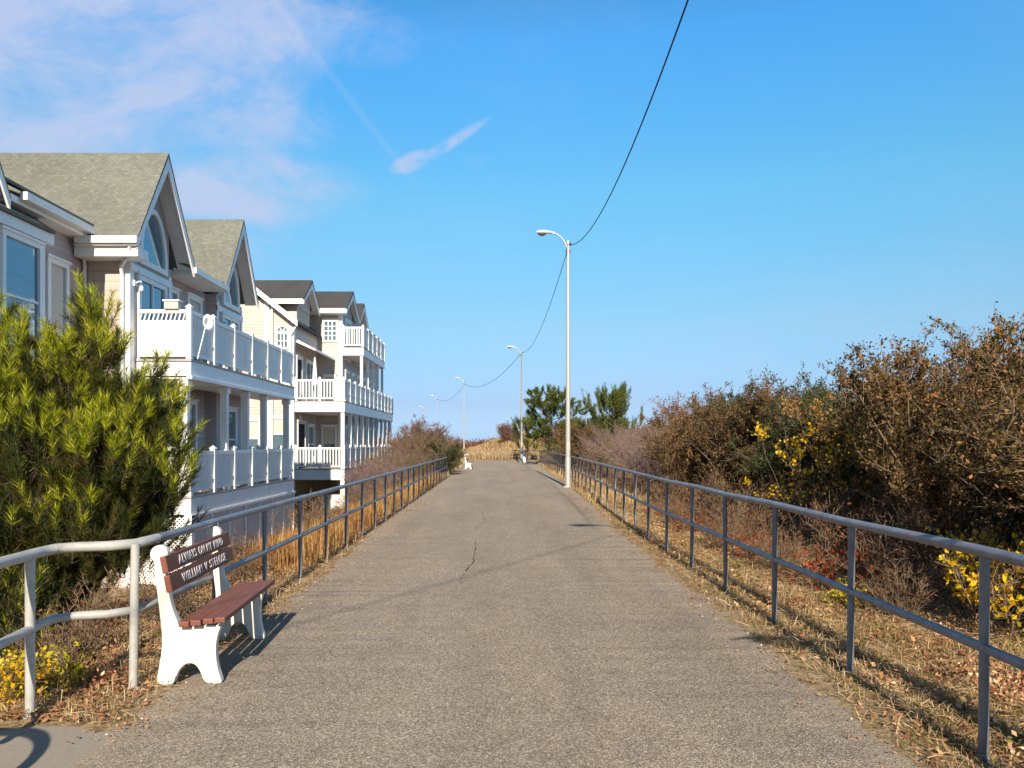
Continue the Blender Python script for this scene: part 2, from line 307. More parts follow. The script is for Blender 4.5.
class MB:
    def __init__(s, org=(0, 0, 0)): s.v = []; s.f = []; s.o = Vector(org); s.sm = set()
    def add(s, vs, fs, smooth=False):
        n = len(s.v); s.v += [tuple(Vector(v) - s.o) for v in vs]
        for f in fs:
            if smooth: s.sm.add(len(s.f))
            s.f.append([n + i for i in f])
        return s
    def box(s, x0, x1, y0, y1, z0, z1):
        return s.add([(x0, y0, z0), (x1, y0, z0), (x1, y1, z0), (x0, y1, z0), (x0, y0, z1), (x1, y0, z1), (x1, y1, z1), (x0, y1, z1)],
                     [(0, 3, 2, 1), (4, 5, 6, 7), (0, 1, 5, 4), (1, 2, 6, 5), (2, 3, 7, 6), (3, 0, 4, 7)])
    def ext(s, pts, d):
        """closed polygon of 3-D points extruded by vector d"""
        n = len(pts); d = Vector(d); P = [Vector(p) for p in pts]
        nrm = Vector((0, 0, 0))
        for i in range(n): nrm += P[i].cross(P[(i + 1) % n])
        if nrm.dot(d) > 0: P = P[::-1]
        return s.add(P + [p + d for p in P], [tuple(range(n)), tuple(range(2 * n - 1, n - 1, -1))] + [(i, i + n, (i + 1) % n + n, (i + 1) % n) for i in range(n)])
    def tube(s, pts, r, seg=10, caps=True):
        P = [Vector(p) for p in pts]; n = len(P)
        rr = r if isinstance(r, (list, tuple)) else [r] * n
        vs = []; prev = None
        for i, p in enumerate(P):
            if i == 0: t = P[1] - P[0]
            elif i == n - 1: t = P[-1] - P[-2]
            else: t = (P[i + 1] - p).normalized() + (p - P[i - 1]).normalized()
            t.normalize()
            if prev is None:
                a = Vector((0, 0, 1)) if abs(t.z) < 0.9 else Vector((1, 0, 0)); u = t.cross(a).normalized()
            else: u = (prev - t * prev.dot(t)).normalized()
            prev = u; w = t.cross(u)
            for k in range(seg):
                an = 2 * math.pi * k / seg; vs.append(p + (u * math.cos(an) + w * math.sin(an)) * rr[i])
        fs = [(i * seg + k, i * seg + (k + 1) % seg, (i + 1) * seg + (k + 1) % seg, (i + 1) * seg + k) for i in range(n - 1) for k in range(seg)]
        s.add(vs, fs, True)
        if caps: s.add(vs[:seg], [tuple(range(seg - 1, -1, -1))]); s.add(vs[-seg:], [tuple(range(seg))])
        return s
    def lathe(s, c, prof, seg=12, axis='z'):
        c = Vector(c); vs = []
        for r, h in prof:
            for k in range(seg):
                a = 2 * math.pi * k / seg; x, y = math.cos(a) * r, math.sin(a) * r
                vs.append(c + (Vector((x, y, h)) if axis == 'z' else Vector((h, x, y))))
        n = len(prof)
        s.add(vs, [(i * seg + k, i * seg + (k + 1) % seg, (i + 1) * seg + (k + 1) % seg, (i + 1) * seg + k) for i in range(n - 1) for k in range(seg)], True)
        s.add(vs[:seg], [tuple(range(seg - 1, -1, -1))]); s.add(vs[-seg:], [tuple(range(seg))]); return s
    def build(s, name, mt, parent=None, bevel=0.0):
        me = bpy.data.meshes.new(name); me.from_pydata(s.v, [], s.f); me.materials.append(mt)
        for i in s.sm: me.polygons[i].use_smooth = True
        o = bpy.data.objects.new(name, me); COL.objects.link(o); o.parent = parent
        if bevel:
            q = o.modifiers.new('bevel', 'BEVEL'); q.width = bevel; q.segments = 2; q.limit_method = 'ANGLE'; q.angle_limit = R(40)
        return o

# ------------------------------------------------------------------ terrain
def sst(a, b, x): t = np.clip((x - a) / (b - a), 0, 1); return t * t * (3 - 2 * t)
def gz(x, y):
    x = np.asarray(x, float); y = np.asarray(y, float)
    bank = -1.42 * sst(2.75, 6.0, -x) * (1 - sst(50, 66, y)) * sst(-30, -10, y)
    d1 = 2.3 * np.exp(-(((x - 2.6) / 5.2) ** 2 + ((y - 92) / 13) ** 2))
    d2 = 1.3 * np.exp(-(((x - 22) / 14.0) ** 2 + ((y - 95) / 22) ** 2)) + 0.9 * np.exp(-(((x + 25) / 14.0) ** 2 + ((y - 110) / 18) ** 2))
    off = sst(0.25, 1.6, np.abs(x) - 2.2)
    bump = (0.05 * np.sin(x * 1.9 + 0.7 * np.sin(y * 0.8)) * np.sin(y * 1.3 + 1.0) + 0.03 * np.sin(x * 5.1 + y * 3.7) + 0.02) * off
    far = sst(64.5, 72, y)
    rise = 0.25 * sst(4.5, 9, x)
    return -0.006 + bank + (d1 + d2) * far + bump + rise - 0.03 * off
def axis(segs):
    a = []
    for s0, s1, n in segs: a += list(np.linspace(s0, s1, n, endpoint=False))
    return np.array(a + [segs[-1][1]])
xs = axis([(-900, -60, 16), (-60, -12, 30), (-12, 12, 120), (12, 60, 40), (60, 900, 16)])
ys = axis([(-200, -12, 12), (-12, 40, 180), (40, 130, 130), (130, 300, 30), (300, 1600, 14)])
X, Y = np.meshgrid(xs, ys); Z = gz(X, Y)
V = np.stack([X.ravel(), Y.ravel(), Z.ravel()], 1); nx, ny = len(xs), len(ys)
I = np.arange(nx * ny).reshape(ny, nx)
Fq = np.stack([I[:-1, :-1].ravel(), I[:-1, 1:].ravel(), I[1:, 1:].ravel(), I[1:, :-1].ravel()], 1)
tag(npmesh('ground', V, Fq, M['ground'], None, True), kind='structure')
# the path: a straight strip with crumbled edges, swinging left at its far end
rng = np.random.default_rng(3)
cR = lambda y: float(np.interp(y, [-20, 11, 18, 30, 62], [2.03, 2.05, 2.28, 2.55, 2.85]))
cL = lambda y: -float(np.interp(y, [-20, 8, 14, 30, 62], [2.12, 2.10, 2.28, 2.36, 2.70]))
yv = np.concatenate([np.arange(-20, 2, 0.5), np.arange(2, 14, 0.07), np.arange(14, 30, 0.16), np.arange(30, 62.01, 0.4)])
def edge_noise(n, a):
    w = rng.normal(0, 1, n); w = np.convolve(w, np.ones(7) / 7, 'same') * 2 + rng.normal(0, 0.45, n); return w * a
eR = edge_noise(len(yv), 0.045); eL = edge_noise(len(yv), 0.045)
V = []; 
for y, a, b_ in zip(yv, eL, eR):
    l, r = cL(y) + a, cR(y) + b_
    V += [(l - 0.05, y, -0.02), (l, y, 0.0), (l * 0.5 + r * 0.5, y, 0.012), (r, y, 0.0), (r + 0.05, y, -0.02)]
n = len(yv); I = np.arange(n * 5).reshape(n, 5)
Fq = np.stack([I[:-1, :-1].ravel(), I[:-1, 1:].ravel(), I[1:, 1:].ravel(), I[1:, :-1].ravel()], 1)
tag(npmesh('path', V, Fq, M['asphalt']), kind='structure')
b = MB()
cen = [(0.1, 62.0), (-0.6, 63.6), (-3.0, 65.0), (-7, 66.0), (-14, 66.8), (-26, 67)]
# turning piece: fan from the end of the straight strip
outer = [(2.85, 62.0), (2.7, 63.5), (1.6, 65.0), (-0.5, 66.2), (-4, 67.4), (-10, 68.2), (-26, 68.6)]
inner = [(-2.70, 62.0), (-2.8, 62.2), (-3.2, 62.4), (-3.8, 62.6), (-5.5, 63.0), (-10, 63.6), (-26, 64.0)]
for i in range(6):
    b.add([(*inner[i], 0.0), (*outer[i], 0.0), (*outer[i + 1], 0.0), (*inner[i + 1], 0.0)], [(0, 1, 2, 3)])
tag(b.build('path_bend', M['asphalt']), kind='structure')
# smooth grey pad of the side ramp at lower left
pad = [(-1.9, 1.2), (-1.9, 3.3), (-1.9, 4.0), (-1.98, 4.2), (-2.26, 4.22), (-2.42, 4.30), (-2.60, 4.30), (-2.78, 4.24), (-3.0, 4.24), (-3.3, 4.16), (-3.6, 4.14), (-4.4, 3.9), (-7.0, 3.4), (-7.0, 1.2)]
nn = len(pad); b = MB(); b.add([(x, y, -0.0025) for x, y in pad], [tuple(range(nn))[::-1]])
b.add([(x, y, -0.0025) for x, y in pad] + [(x, y, -1.2) for x, y in pad], [(i, i + nn, (i + 1) % nn + nn, (i + 1) % nn) for i in range(6, nn)])
tag(b.build('side_path', M['pad']), kind='structure')
# cracks in the surface
def crack(name, pts, w, mt):
    rg = random.Random(5); b = MB(); P = []
    for (x0, y0), (x1, y1) in zip(pts[:-1], pts[1:]):
        for k in range(8):
            t = k / 8; P.append((x0 + (x1 - x0) * t + rg.gauss(0, 0.012), y0 + (y1 - y0) * t))
    for i in range(len(P) - 1):
        if rg.random() < 0.12: continue
        a, c = P[i], P[i + 1]; wa = w * rg.uniform(0.4, 1.3)
        b.add([(a[0] - wa, a[1], 0.016), (a[0] + wa, a[1], 0.016), (c[0] + wa * 0.6, c[1], 0.016), (c[0] - wa * 0.6, c[1], 0.016)], [(0, 1, 2, 3)])
    return tag(b.build(name, mt), kind='structure')
for pts_, w_, m_ in (([(-0.43, 9.1), (-0.36, 10.2), (-0.37, 11.4), (-0.40, 12.4)], 0.008, 'crack'), ([(-0.66, 8.0), (-0.60, 8.12), (-0.50, 8.3)], 0.010, 'sand_crack'),
                     ([(-0.42, 8.5), (-0.47, 9.0)], 0.004, 'crack'), ([(-1.05, 5.75), (-0.98, 6.1), (-0.95, 6.5)], 0.003, 'sand_crack'), ([(-1.25, 4.9), (-1.2, 5.05)], 0.006, 'sand_crack'),
                     ([(-0.5, 13.5), (-0.3, 15.5), (-0.45, 18)], 0.004, 'crack')):
    crack('path_crack', pts_, w_, M[m_])

# ------------------------------------------------------------------ rail fences along the path
def post_mesh(h, r, mt):
    b = MB(); b.tube([(0, 0, -0.3), (0, 0, h)], r, 12); b.lathe((0, 0, 0), [(r + 0.012, 0.0), (r + 0.012, 0.012), (r + 0.002, 0.02)], 12)
    return b
def fence(label, pts, hts, posts, rr=0.030, mt='rail', rp=0.024, group='grey pipe railings along the path'):
    """pts: polyline of the rails in plan; posts: plan positions"""
    root = empty('metal_railing', (pts[0][0], pts[0][1], 0), label, 'railing', group)
    O = (pts[0][0], pts[0][1], 0)
    b = MB(O); b.tube([(x, y, hts[0] + 0.006 * math.sin(y * 2.1) * min(1, abs(y - pts[0][1]))) for x, y in pts], rr, 14); b.build('top_rail', M[mt], root)
    b = MB(O); b.tube([(x, y, hts[1]) for x, y in pts], rr * 0.86, 12); b.build('mid_rail', M[mt], root)
    first = None
    for i, (x, y, m2) in enumerate(posts):
        if first is None or m2 != first[1]:
            o = post_mesh(hts[0], rp, None).build('post', M[m2], root); first = (o, m2)
        else:
            o = first[0].copy(); COL.objects.link(o); o.parent = root
        o.location = (x - O[0], y - O[1], 0)
        o.rotation_euler = (R(random.Random(i * 7 + 1).uniform(-0.6, 0.6)), R(random.Random(i * 5 + 2).uniform(-0.7, 0.7)), 0)
    return root
FR = lambda y: float(np.interp(y, [-20, 12, 20, 30, 50, 61], [2.44, 2.46, 2.66, 2.90, 3.05, 3.1]))
yr = [3.86 - 1.47 * 3 + 1.47 * i for i in range(43)]
yr = [y for y in yr if y < 61]
fence('long grey blue pipe railing on the right side of the path beside the dry scrub',
      [(FR(y), y) for y in np.linspace(yr[0] - 1, 61, 46)], (1.045, 0.56), [(FR(y), y, 'rail') for y in yr])
yl = [4.92 + 1.34 * i for i in range(1, 23)]
pl = [(-2.35, y) for y in yl]
fence('grey pipe railing on the left side of the path beside the white houses',
      [(-2.36, 5.25), (-2.35, 7)] + [(-2.35 - 0.004 * max(0, y - 14), y) for y in (12, 18, 24, 30, 34.6)],
      (0.945, 0.51), [(-2.35 - 0.004 * max(0, y - 14), y, 'rail') for y in yl])
# the kinked light-painted section at the left of the frame
root = fence('pale kinked pipe railing section at the left behind the bench with chipped light paint',
      [(-2.36, 5.23), (-2.38, 4.96), (-2.50, 4.84), (-2.66, 4.80), (-2.76, 4.72), (-2.76, 4.55), (-2.72, 4.2), (-2.66, 3.7), (-2.64, 3.2)],
      (0.945, 0.51), [(-2.38, 4.93, 'rail_light'), (-2.745, 4.44, 'rail_light')], 0.032, 'rail_light', 0.027)
# rounded end of the ramp railing: just outside the frame, its shadow falls on the pad
root = empty('metal_railing', (-2.32, 2.43, 0), 'ramp railing with a rounded end on the grey pad beside the path', 'railing', 'grey pipe railings along the path')
b = MB((-2.32, 2.43, 0))
loop = [(-2.32, 0.0), (-2.32, 0.70)] + [(-2.62 + 0.30 * math.cos(a), 0.73 + 0.30 * math.sin(a)) for a in np.linspace(0, math.pi / 2, 9)] + [(-6.5, 1.03)]
b.tube([(x, 2.43, z) for x, z in loop], 0.032, 12); b.build('top_rail', M['rail_light'], root)
b = MB((-2.32, 2.43, 0)); b.tube([(-2.32, 2.43, 0.55), (-6.5, 2.43, 0.55)], 0.026, 12); b.build('mid_rail', M['rail_light'], root)
for i in range(3):
    b = MB((0, 0, 0)); b.tube([(0, 0, -0.3), (0, 0, 1.03)], 0.026, 12); o = b.build('post', M['rail_light'], root); o.location = (-1.4 * (i + 1), 0, 0)
# low fence across the far end of the path
root = empty('end_fence', (-4, 69.2, 0), 'low weathered picket fence crossing the far end of the path below the straw dune', 'fence')
b = MB((-4, 69.2, 0)); 
for z in (0.35, 0.85): b.box(-4, 3.6, 69.2, 69.24, z, z + 0.08)
b.build('rail', M['bark_tan'], root)
b = MB((-4, 69.2, 0)); rg = random.Random(4)
for i in range(26):
    x = -4 + 0.3 * i; h = rg.uniform(0.9, 1.12); b.box(x - 0.03, x + 0.03, 69.13, 69.2, -0.2, h)
b.build('picket', paint('weathered_picket', (0.24, 0.195, 0.155), 0.8), root)
b = MB((3.9, 70, 0)); 
# white bollard-like post beside the second lamp
o = empty('marker_post', (1.95, 60.8, 0), 'short white square post beside the second lamp post at the path end', 'post')
b = MB(); b.box(-0.11, 0.11, -0.11, 0.11, -0.2, 0.88); b.build('post', M['white'], o, 0.01)
b = MB(); b.add([(-0.14, -0.14, 0.883), (0.14, -0.14, 0.883), (0.14, 0.14, 0.883), (-0.14, 0.14, 0.883), (0, 0, 0.97)], [(3, 2, 1, 0), (0, 1, 4), (1, 2, 4), (2, 3, 4), (3, 0, 4)]); b.build('cap', M['white'], o)

# ------------------------------------------------------------------ lamp posts
def make_lamp():
    root = empty('street_lamp', (0, 0, 0), 'x', 'street lamp', 'lamp posts along the path')
    b = MB(); b.tube([(0, 0, 0), (0, 0, 2.2), (0, 0, 5.5), (0, 0, 8.95)], [0.098, 0.085, 0.065, 0.050], 14); b.build('pole', M['alu'], root)
    b = MB(); b.box(-0.17, 0.17, -0.17, 0.17, -0.1, 0.03); b.lathe((0, 0, 0), [(0.108, 0.03), (0.106, 1.0), (0.098, 1.06)], 12); b.build('base_sleeve', M['alu'], root)
    b = MB(); b.tube([(-0.02, 0, 8.62), (-0.10, 0, 8.86), (-0.24, 0, 9.06), (-0.42, 0, 9.19), (-0.66, 0, 9.23)], [0.032, 0.031, 0.029, 0.027, 0.026], 10); b.build('arm', M['alu'], root)
    # cobra head: half egg above, lens below
    b = MB(); prof = [(-0.50, 0.035), (-0.60, 0.06), (-0.72, 0.085), (-0.88, 0.12), (-1.02, 0.115), (-1.12, 0.075), (-1.16, 0.02)]
    vs = []; seg = 12
    for x, r in prof:
        for k in range(seg):
            a = 2 * math.pi * k / seg; zz = math.sin(a) * r
            vs.append((x, math.cos(a) * r * 1.05, 9.235 + (zz * 0.8 if zz > 0 else zz * 0.35)))
    n = len(prof); b.add(vs, [(i * seg + k, (i + 1) * seg + k, (i + 1) * seg + (k + 1) % seg, i * seg + (k + 1) % seg) for i in range(n - 1) for k in range(seg)], True)
    b.add(vs[:seg], [tuple(range(seg))]); b.add(vs[-seg:], [tuple(range(seg - 1, -1, -1))]); hd = b.build('lamp_head', M['white'], root)
    b = MB(); vs = []
    for r, z in ((0.10, 9.21), (0.095, 9.165), (0.055, 9.13)):
        for k in range(12):
            a = 2 * math.pi * k / 12; vs.append((-0.95 + math.cos(a) * r * 1.5, math.sin(a) * r, z))
    b.add(vs, [(i * 12 + k, (i + 1) * 12 + k, (i + 1) * 12 + (k + 1) % 12, i * 12 + (k + 1) % 12) for i in range(2) for k in range(12)] + [tuple(range(24, 36))[::-1]], True); b.build('lens', M['lampglass'], hd)
    b = MB(); b.box(-0.10, 0.10, -0.012, 0.012, 8.52, 8.60); b.box(-0.085, 0.085, -0.012, 0.012, 8.78, 8.84)
    b.lathe((0.09, -0.03, 8.80), [(0.02, -0.05), (0.035, -0.03), (0.02, 0), (0.035, 0.03), (0.02, 0.06)], 8); br = b.build('wire_bracket', M['black'], root)
    b = MB(); b.box(-0.055, 0.055, -0.082, -0.070, 1.35, 1.62); b.build('access_plate', M['alu'], root)
    return root
lamps = [(2.9, -1.25, 'street lamp with curved arm beside the path nearest the camera'),
         (2.47, 27.6, 'tallest looking curved arm street lamp standing at the right railing'),
         (1.72, 60.5, 'second visible street lamp in front of the dark pine at the path end'),
         (-4.5, 95, 'third visible street lamp left of the path end above the straw dune'),
         (-10.4, 125, 'small far street lamp to the left of the third one'),
         (-16.0, 160, 'farthest faint street lamp just right of the white houses')]
lp = make_lamp()
for i, (x, y, lb) in enumerate(lamps):
    o = lp if i == 0 else copy_tree(lp)
    o.location = (x, y, float(gz(x, y)) + 0.01); o['label'] = lb
    o.rotation_euler = (0, 0, 0 if i < 3 else R(-14))
def wire(label, p, q, sag, r=0.012, n=48):
    P = []
    for k in range(n + 1):
        t = k / n; v_ = Vector(p).lerp(Vector(q), t); v_.z -= 4 * sag * t * (1 - t); P.append(v_)
    b = MB(p); b.tube(P, r, 6)
    o = b.build('overhead_wire', M['wire']); o.location = p
    return tag(o, label, 'wire', 'wires strung between the lamp posts')
wire('dark overhead wire sweeping from the upper right sky down to the tallest lamp post', (2.12, -1.25, 8.72), (2.44, 27.55, 8.80), 2.05)
wire('overhead wire hanging between the tallest lamp post and the second one', (2.44, 27.6, 8.58), (1.72, 60.4, 8.82), 1.05)
wire('thin overhead wire hanging between the second and third lamp posts', (1.72, 60.5, 8.80), (-4.5, 95, 9.0), 1.3, 0.018)
wire('overhead wire between the third and fourth lamp posts', (-4.5, 95, 8.8), (-10.4, 125, 8.9), 1.0, 0.018)
w_ = wire('service wire crossing above the path behind the camera', (2.25, -1.3, 8.3), (-9.0, -13.0, 5.0), 0.35, 0.011)
o = empty('utility_pole', (22.5, 96, float(gz(22.5, 96))), 'tiny thin utility pole rising far behind the scrub on the right', 'pole')
b = MB(); b.tube([(0, 0, -0.3), (0, 0, 6.7)], [0.10, 0.06], 8); b.build('pole', M['bark_grey'], o)
b = MB(); b.box(-0.35, 0.35, -0.16, -0.08, 6.35, 6.42); b.build('crossarm', M['bark_grey'], o)

# ------------------------------------------------------------------ bench
def smooth_poly(pts, it=2):
    P = [Vector(p) for p in pts]
    for _ in range(it):
        Q = []
        for i in range(len(P)):
            a, c = P[i], P[(i + 1) % len(P)]; Q += [a.lerp(c, 0.25), a.lerp(c, 0.75)]
        P = Q
    return P
def make_bench():
    root = empty('park_bench', (0, 0, 0), 'x', 'bench', 'memorial benches along the path')
    # side panel outline in x (rear to front), z
    body = [(0.0, 0), (0.115, 0), (0.122, 0.03), (0.15, 0.10), (0.20, 0.142), (0.25, 0.135), (0.285, 0.09), (0.315, 0.0), (0.425, 0.0),
            (0.425, 0.02), (0.395, 0.11), (0.385, 0.24), (0.40, 0.33), (0.43, 0.40), (0.16, 0.372), (0.145, 0.40), (0.105, 0.50), (0.08, 0.62), (0.052, 0.77), (0.05, 0.84), (-0.012, 0.84),
            (-0.005, 0.72), (0.018, 0.52), (0.038, 0.36), (0.040, 0.24), (0.015, 0.09)]
    Pb = smooth_poly([(x, 0, z) for x, z in body], 2)
    for yy_ in (0.09, 1.24):
        b = MB(); b.ext([(p.x, yy_ - 0.03, p.z) for p in Pb], (0, 0.06, 0))
        pn_ = b.build('side_panel', M['bench_white'], root, 0.006)
        b = MB(); b.ext([(0.018 + 0.058 * math.cos(a), yy_ - 0.033, 0.862 + 0.058 * math.sin(a)) for a in np.linspace(0, 2 * math.pi, 28, endpoint=False)], (0, 0.066, 0))
        b.build('finial', M['bench_white'], pn_, 0.012)
    # four seat boards
    for k in range(4):
        x0 = 0.165 + 0.078 * k; z0 = 0.392 + 0.0085 * k
        b = MB(); b.box(x0, x0 + 0.068, 0.0 - 0.006 * (k % 2), 1.40, z0, z0 + 0.036); b.build('seat_board', M['board'], root, 0.006)
    # two back boards leaning back, with lettering on the front faces
    out_ = []
    for k, (zc, txt) in enumerate(((0.80, 'ALWAYS ON MY MIND'), (0.675, 'WILLIAM V STELOSE'))):
        xb = 0.074 + (0.80 - zc) * 0.20
        b = MB(); b.box(-0.02, 0.02, 0.0, 1.40, -0.056, 0.056); bo = b.build('back_board', M['board'], root, 0.006)
        bo.location = (xb, 0, zc); bo.rotation_euler = (0, R(-11), 0)
        def text_mesh(body):
            cu = bpy.data.curves.new('text', 'FONT'); cu.body = body; cu.size = 0.086; cu.extrude = 0.0015; cu.align_y = 'CENTER'; cu.space_character = 1.18; cu.offset = 0.0006
            to = bpy.data.objects.new('text', cu); COL.objects.link(to)
            dg = bpy.context.evaluated_depsgraph_get(); me = bpy.data.meshes.new_from_object(to.evaluated_get(dg)); bpy.data.objects.remove(to)
            me.materials.clear(); me.materials.append(M['letter']); xs_ = [v_.co.x for v_ in me.vertices]
            for v_ in me.vertices: v_.co.x -= min(xs_)
            return me, max(xs_) - min(xs_)
        ws = [text_mesh(w_) for w_ in txt.split()]; gap_ = 0.055; tot = sum(w_[1] for w_ in ws) + gap_ * (len(ws) - 1); sx = 0.98 / tot; x_ = -0.49
        for me, wd in ws:
            for v_ in me.vertices: v_.co.x *= sx
            lo = bpy.data.objects.new('lettering', me); COL.objects.link(lo); lo.parent = bo
            lo.location = (0.0225, 0.70 + x_, -0.002); lo.rotation_euler = (R(90), 0, R(90)); x_ += (wd + gap_) * sx
        out_.append(lo)
    return root
bench = make_bench(); bench.location = (-2.27, 4.96, 0.002); bench.rotation_euler = (0, 0, R(3.5))
bench['label'] = 'near white and brown memorial bench with lettering on its back boards at the left railing'
b2 = copy_tree(bench); b2.location = (-2.16, 46.4, 0.01); b2.rotation_euler = (0, 0, R(-2))
b2['label'] = 'tiny far white bench at the left path edge beside the green shrub'
b2.name = 'park_bench.001'
# concrete feet pads under the near bench's far foot

# ------------------------------------------------------------------ houses
def wframe(mb_frame, x, y0, y1, z0, z1, t=0.10, d=0.06):
    """casing on a wall whose outer face is at x and faces +x"""
    mb_frame.box(x - 0.01, x + d, y0 - t, y0, z0 - t, z1 + t); mb_frame.box(x - 0.01, x + d, y1, y1 + t, z0 - t, z1 + t)
    mb_frame.box(x - 0.01, x + d, y0, y1, z0 - t, z0); mb_frame.box(x - 0.01, x + d, y0, y1, z1, z1 + t)
def swap(mb):
    """turn a +x facing construction into a -y facing one: (x,y)->(y,-x)"""
    mb.v = [(v[1], -v[0], v[2]) for v in mb.v]; return mb
class House:
    def __init__(s, loc, label): s.o = loc; s.root = empty('beach_house', loc, label, 'house', 'white trimmed houses along the left side')
    def mb(s): return MB(s.o)
    def put(s, b, name, mt, parent=None, bevel=0.0): return b.build(name, mt, parent or s.root, bevel)
    def win(s, face, at, u0, u1, z0, z1, t=0.10, bars=(1, 1), blind=0.0, name='window', glass='glass'):
        """face 'x': wall plane x=at facing +x, u along y; face 'y': plane y=at facing -y, u along x"""
        def mk(fn):
            b = MB(s.o)
            def bx(a0, a1, c0, c1, d0, d1):       # depth d outwards from the wall
                if face == 'x': b.box(at + d0, at + d1, a0, a1, c0, c1)
                else: b.box(a0, a1, at - d1, at - d0, c0, c1)
            fn(bx); return b
        def fr(bx):
            bx(u0 - t, u0, z0 - t, z1 + t, -0.01, 0.06); bx(u1, u1 + t, z0 - t, z1 + t, -0.01, 0.06)
            bx(u0, u1, z0 - t, z0, -0.01, 0.058); bx(u0, u1, z1, z1 + t, -0.01, 0.058)
            bx(u0 - t - 0.04, u1 + t + 0.04, z1 + t, z1 + t + 0.05, -0.01, 0.09)
        def ba(bx):
            nu, nz = bars
            for i in range(1, nu):
                u = u0 + (u1 - u0) * i / nu; bx(u - 0.025, u + 0.025, z0 + 0.001, z1 - 0.001, 0.010, 0.042)
            for i in range(1, nz):
                z = z0 + (z1 - z0) * i / nz; bx(u0 + 0.001, u1 - 0.001, z - 0.022, z + 0.022, 0.012, 0.039)
        w = s.put(mk(fr), name, M['white'])
        s.put(mk(lambda bx: bx(u0, u1, z0, z1, -0.01, 0.008)), 'pane', M[glass], w)
        if bars != (1, 1): s.put(mk(ba), 'glazing_bar', M['white'], w)
        if blind: s.put(mk(lambda bx: bx(u0 + 0.03, u1 - 0.03, z1 - (z1 - z0) * blind, z1 - 0.01, 0.0, 0.011)), 'blind', M['blind'], w)
        return w
    def arch(s, face, at, uc, zb, ru, rz, mt='glass', t=0.12, spokes=0):
        def P(u, z, d): return (at + d, u, z) if face == 'x' else (u, at - d, z)
        an = np.linspace(0, math.pi, 17)
        b = MB(s.o); o_ = [(uc + (ru + t) * math.cos(a), zb + (rz + t) * math.sin(a)) for a in an]; i_ = [(uc + ru * math.cos(a), zb + rz * math.sin(a)) for a in an]
        for k in range(16):
            b.ext([P(*o_[k], -0.01), P(*o_[k + 1], -0.01), P(*i_[k + 1], -0.01), P(*i_[k], -0.01)], Vector(P(0, 0, 0.07)) - Vector(P(0, 0, 0)))
        b.ext([P(uc - ru - t, zb - t, -0.01), P(uc + ru + t, zb - t, -0.01), P(uc + ru + t, zb, -0.01), P(uc - ru - t, zb, -0.01)], Vector(P(0, 0, 0.075)) - Vector(P(0, 0, 0)))
        w = s.put(b, 'arched_window', M['white'])
        b = MB(s.o); b.ext([P(u, z, 0.0) for u, z in i_], Vector(P(0, 0, 0.01)) - Vector(P(0, 0, 0))); s.put(b, 'pane', M[mt], w)
        if spokes:
            b = MB(s.o)
            for k in range(1, spokes):
                a = math.pi * k / spokes; c, s_ = math.cos(a), math.sin(a); q = 0.018
                b.ext([P(uc - s_ * q, zb + c * q, 0.012), P(uc + s_ * q, zb - c * q, 0.012), P(uc + ru * c + s_ * q, zb + rz * s_ - c * q, 0.012), P(uc + ru * c - s_ * q, zb + rz * s_ + c * q, 0.012)], Vector(P(0, 0, 0.02)) - Vector(P(0, 0, 0)))
            s.put(b, 'glazing_bar', M['white'], w)
    def gable_x(s, x0, x1, ya, yp, yb, ze_a, zp, ze_b, th, shingle, trim=True, inset=0.42, wallmat='siding1'):
        """roof with its ridge along x, the gable end facing +x at x1; wall triangle set back by inset"""
        b = s.mb()
        def slab(y0, z0, y1, z1):
            b.ext([(x0, y0, z0), (x0, y1, z1), (x0, y1, z1 + th), (x0, y0, z0 + th * 0.6)], (x1 - x0, 0, 0))
        slab(ya, ze_a, yp, zp); slab(yb, ze_b, yp, zp)
        r = s.put(b, 'roof', M[shingle])
        b = s.mb(); w = 0.20     # rake boards under the roof edge, plus soffits
        for y0, z0 in ((ya, ze_a), (yb, ze_b)):
            b.ext([(x1 - 0.05, y0, z0 - 0.004), (x1 - 0.05, yp, zp - 0.004), (x1 - 0.05, yp, zp - w * 1.5), (x1 - 0.05, y0, z0 - w)], (0.045, 0, 0))
            b.ext([(x1 - inset, y0, z0 - 0.005), (x1 - inset, yp, zp - 0.005), (x1 - inset, yp, zp - 0.035), (x1 - inset, y0, z0 - 0.035)], (inset - 0.055, 0, 0))
        s.put(b, 'rake_board', M['white'], r)
        b = s.mb(); sl = (zp - ze_a) / (yp - ya); sr = (zp - ze_b) / (yb - yp); ex = 0.5
        b.ext([(x1 - inset - 0.15, ya + ex, ze_a + sl * ex - 0.04), (x1 - inset - 0.15, yp, zp - 0.04), (x1 - inset - 0.15, yb - ex, ze_b + sr * ex - 0.04),
               (x1 - inset - 0.15, yb - ex, ze_b - 0.25), (x1 - inset - 0.15, ya + ex, ze_a - 0.25)], (0.15, 0, 0))
        s.put(b, 'gable_wall', M[wallmat]); return r
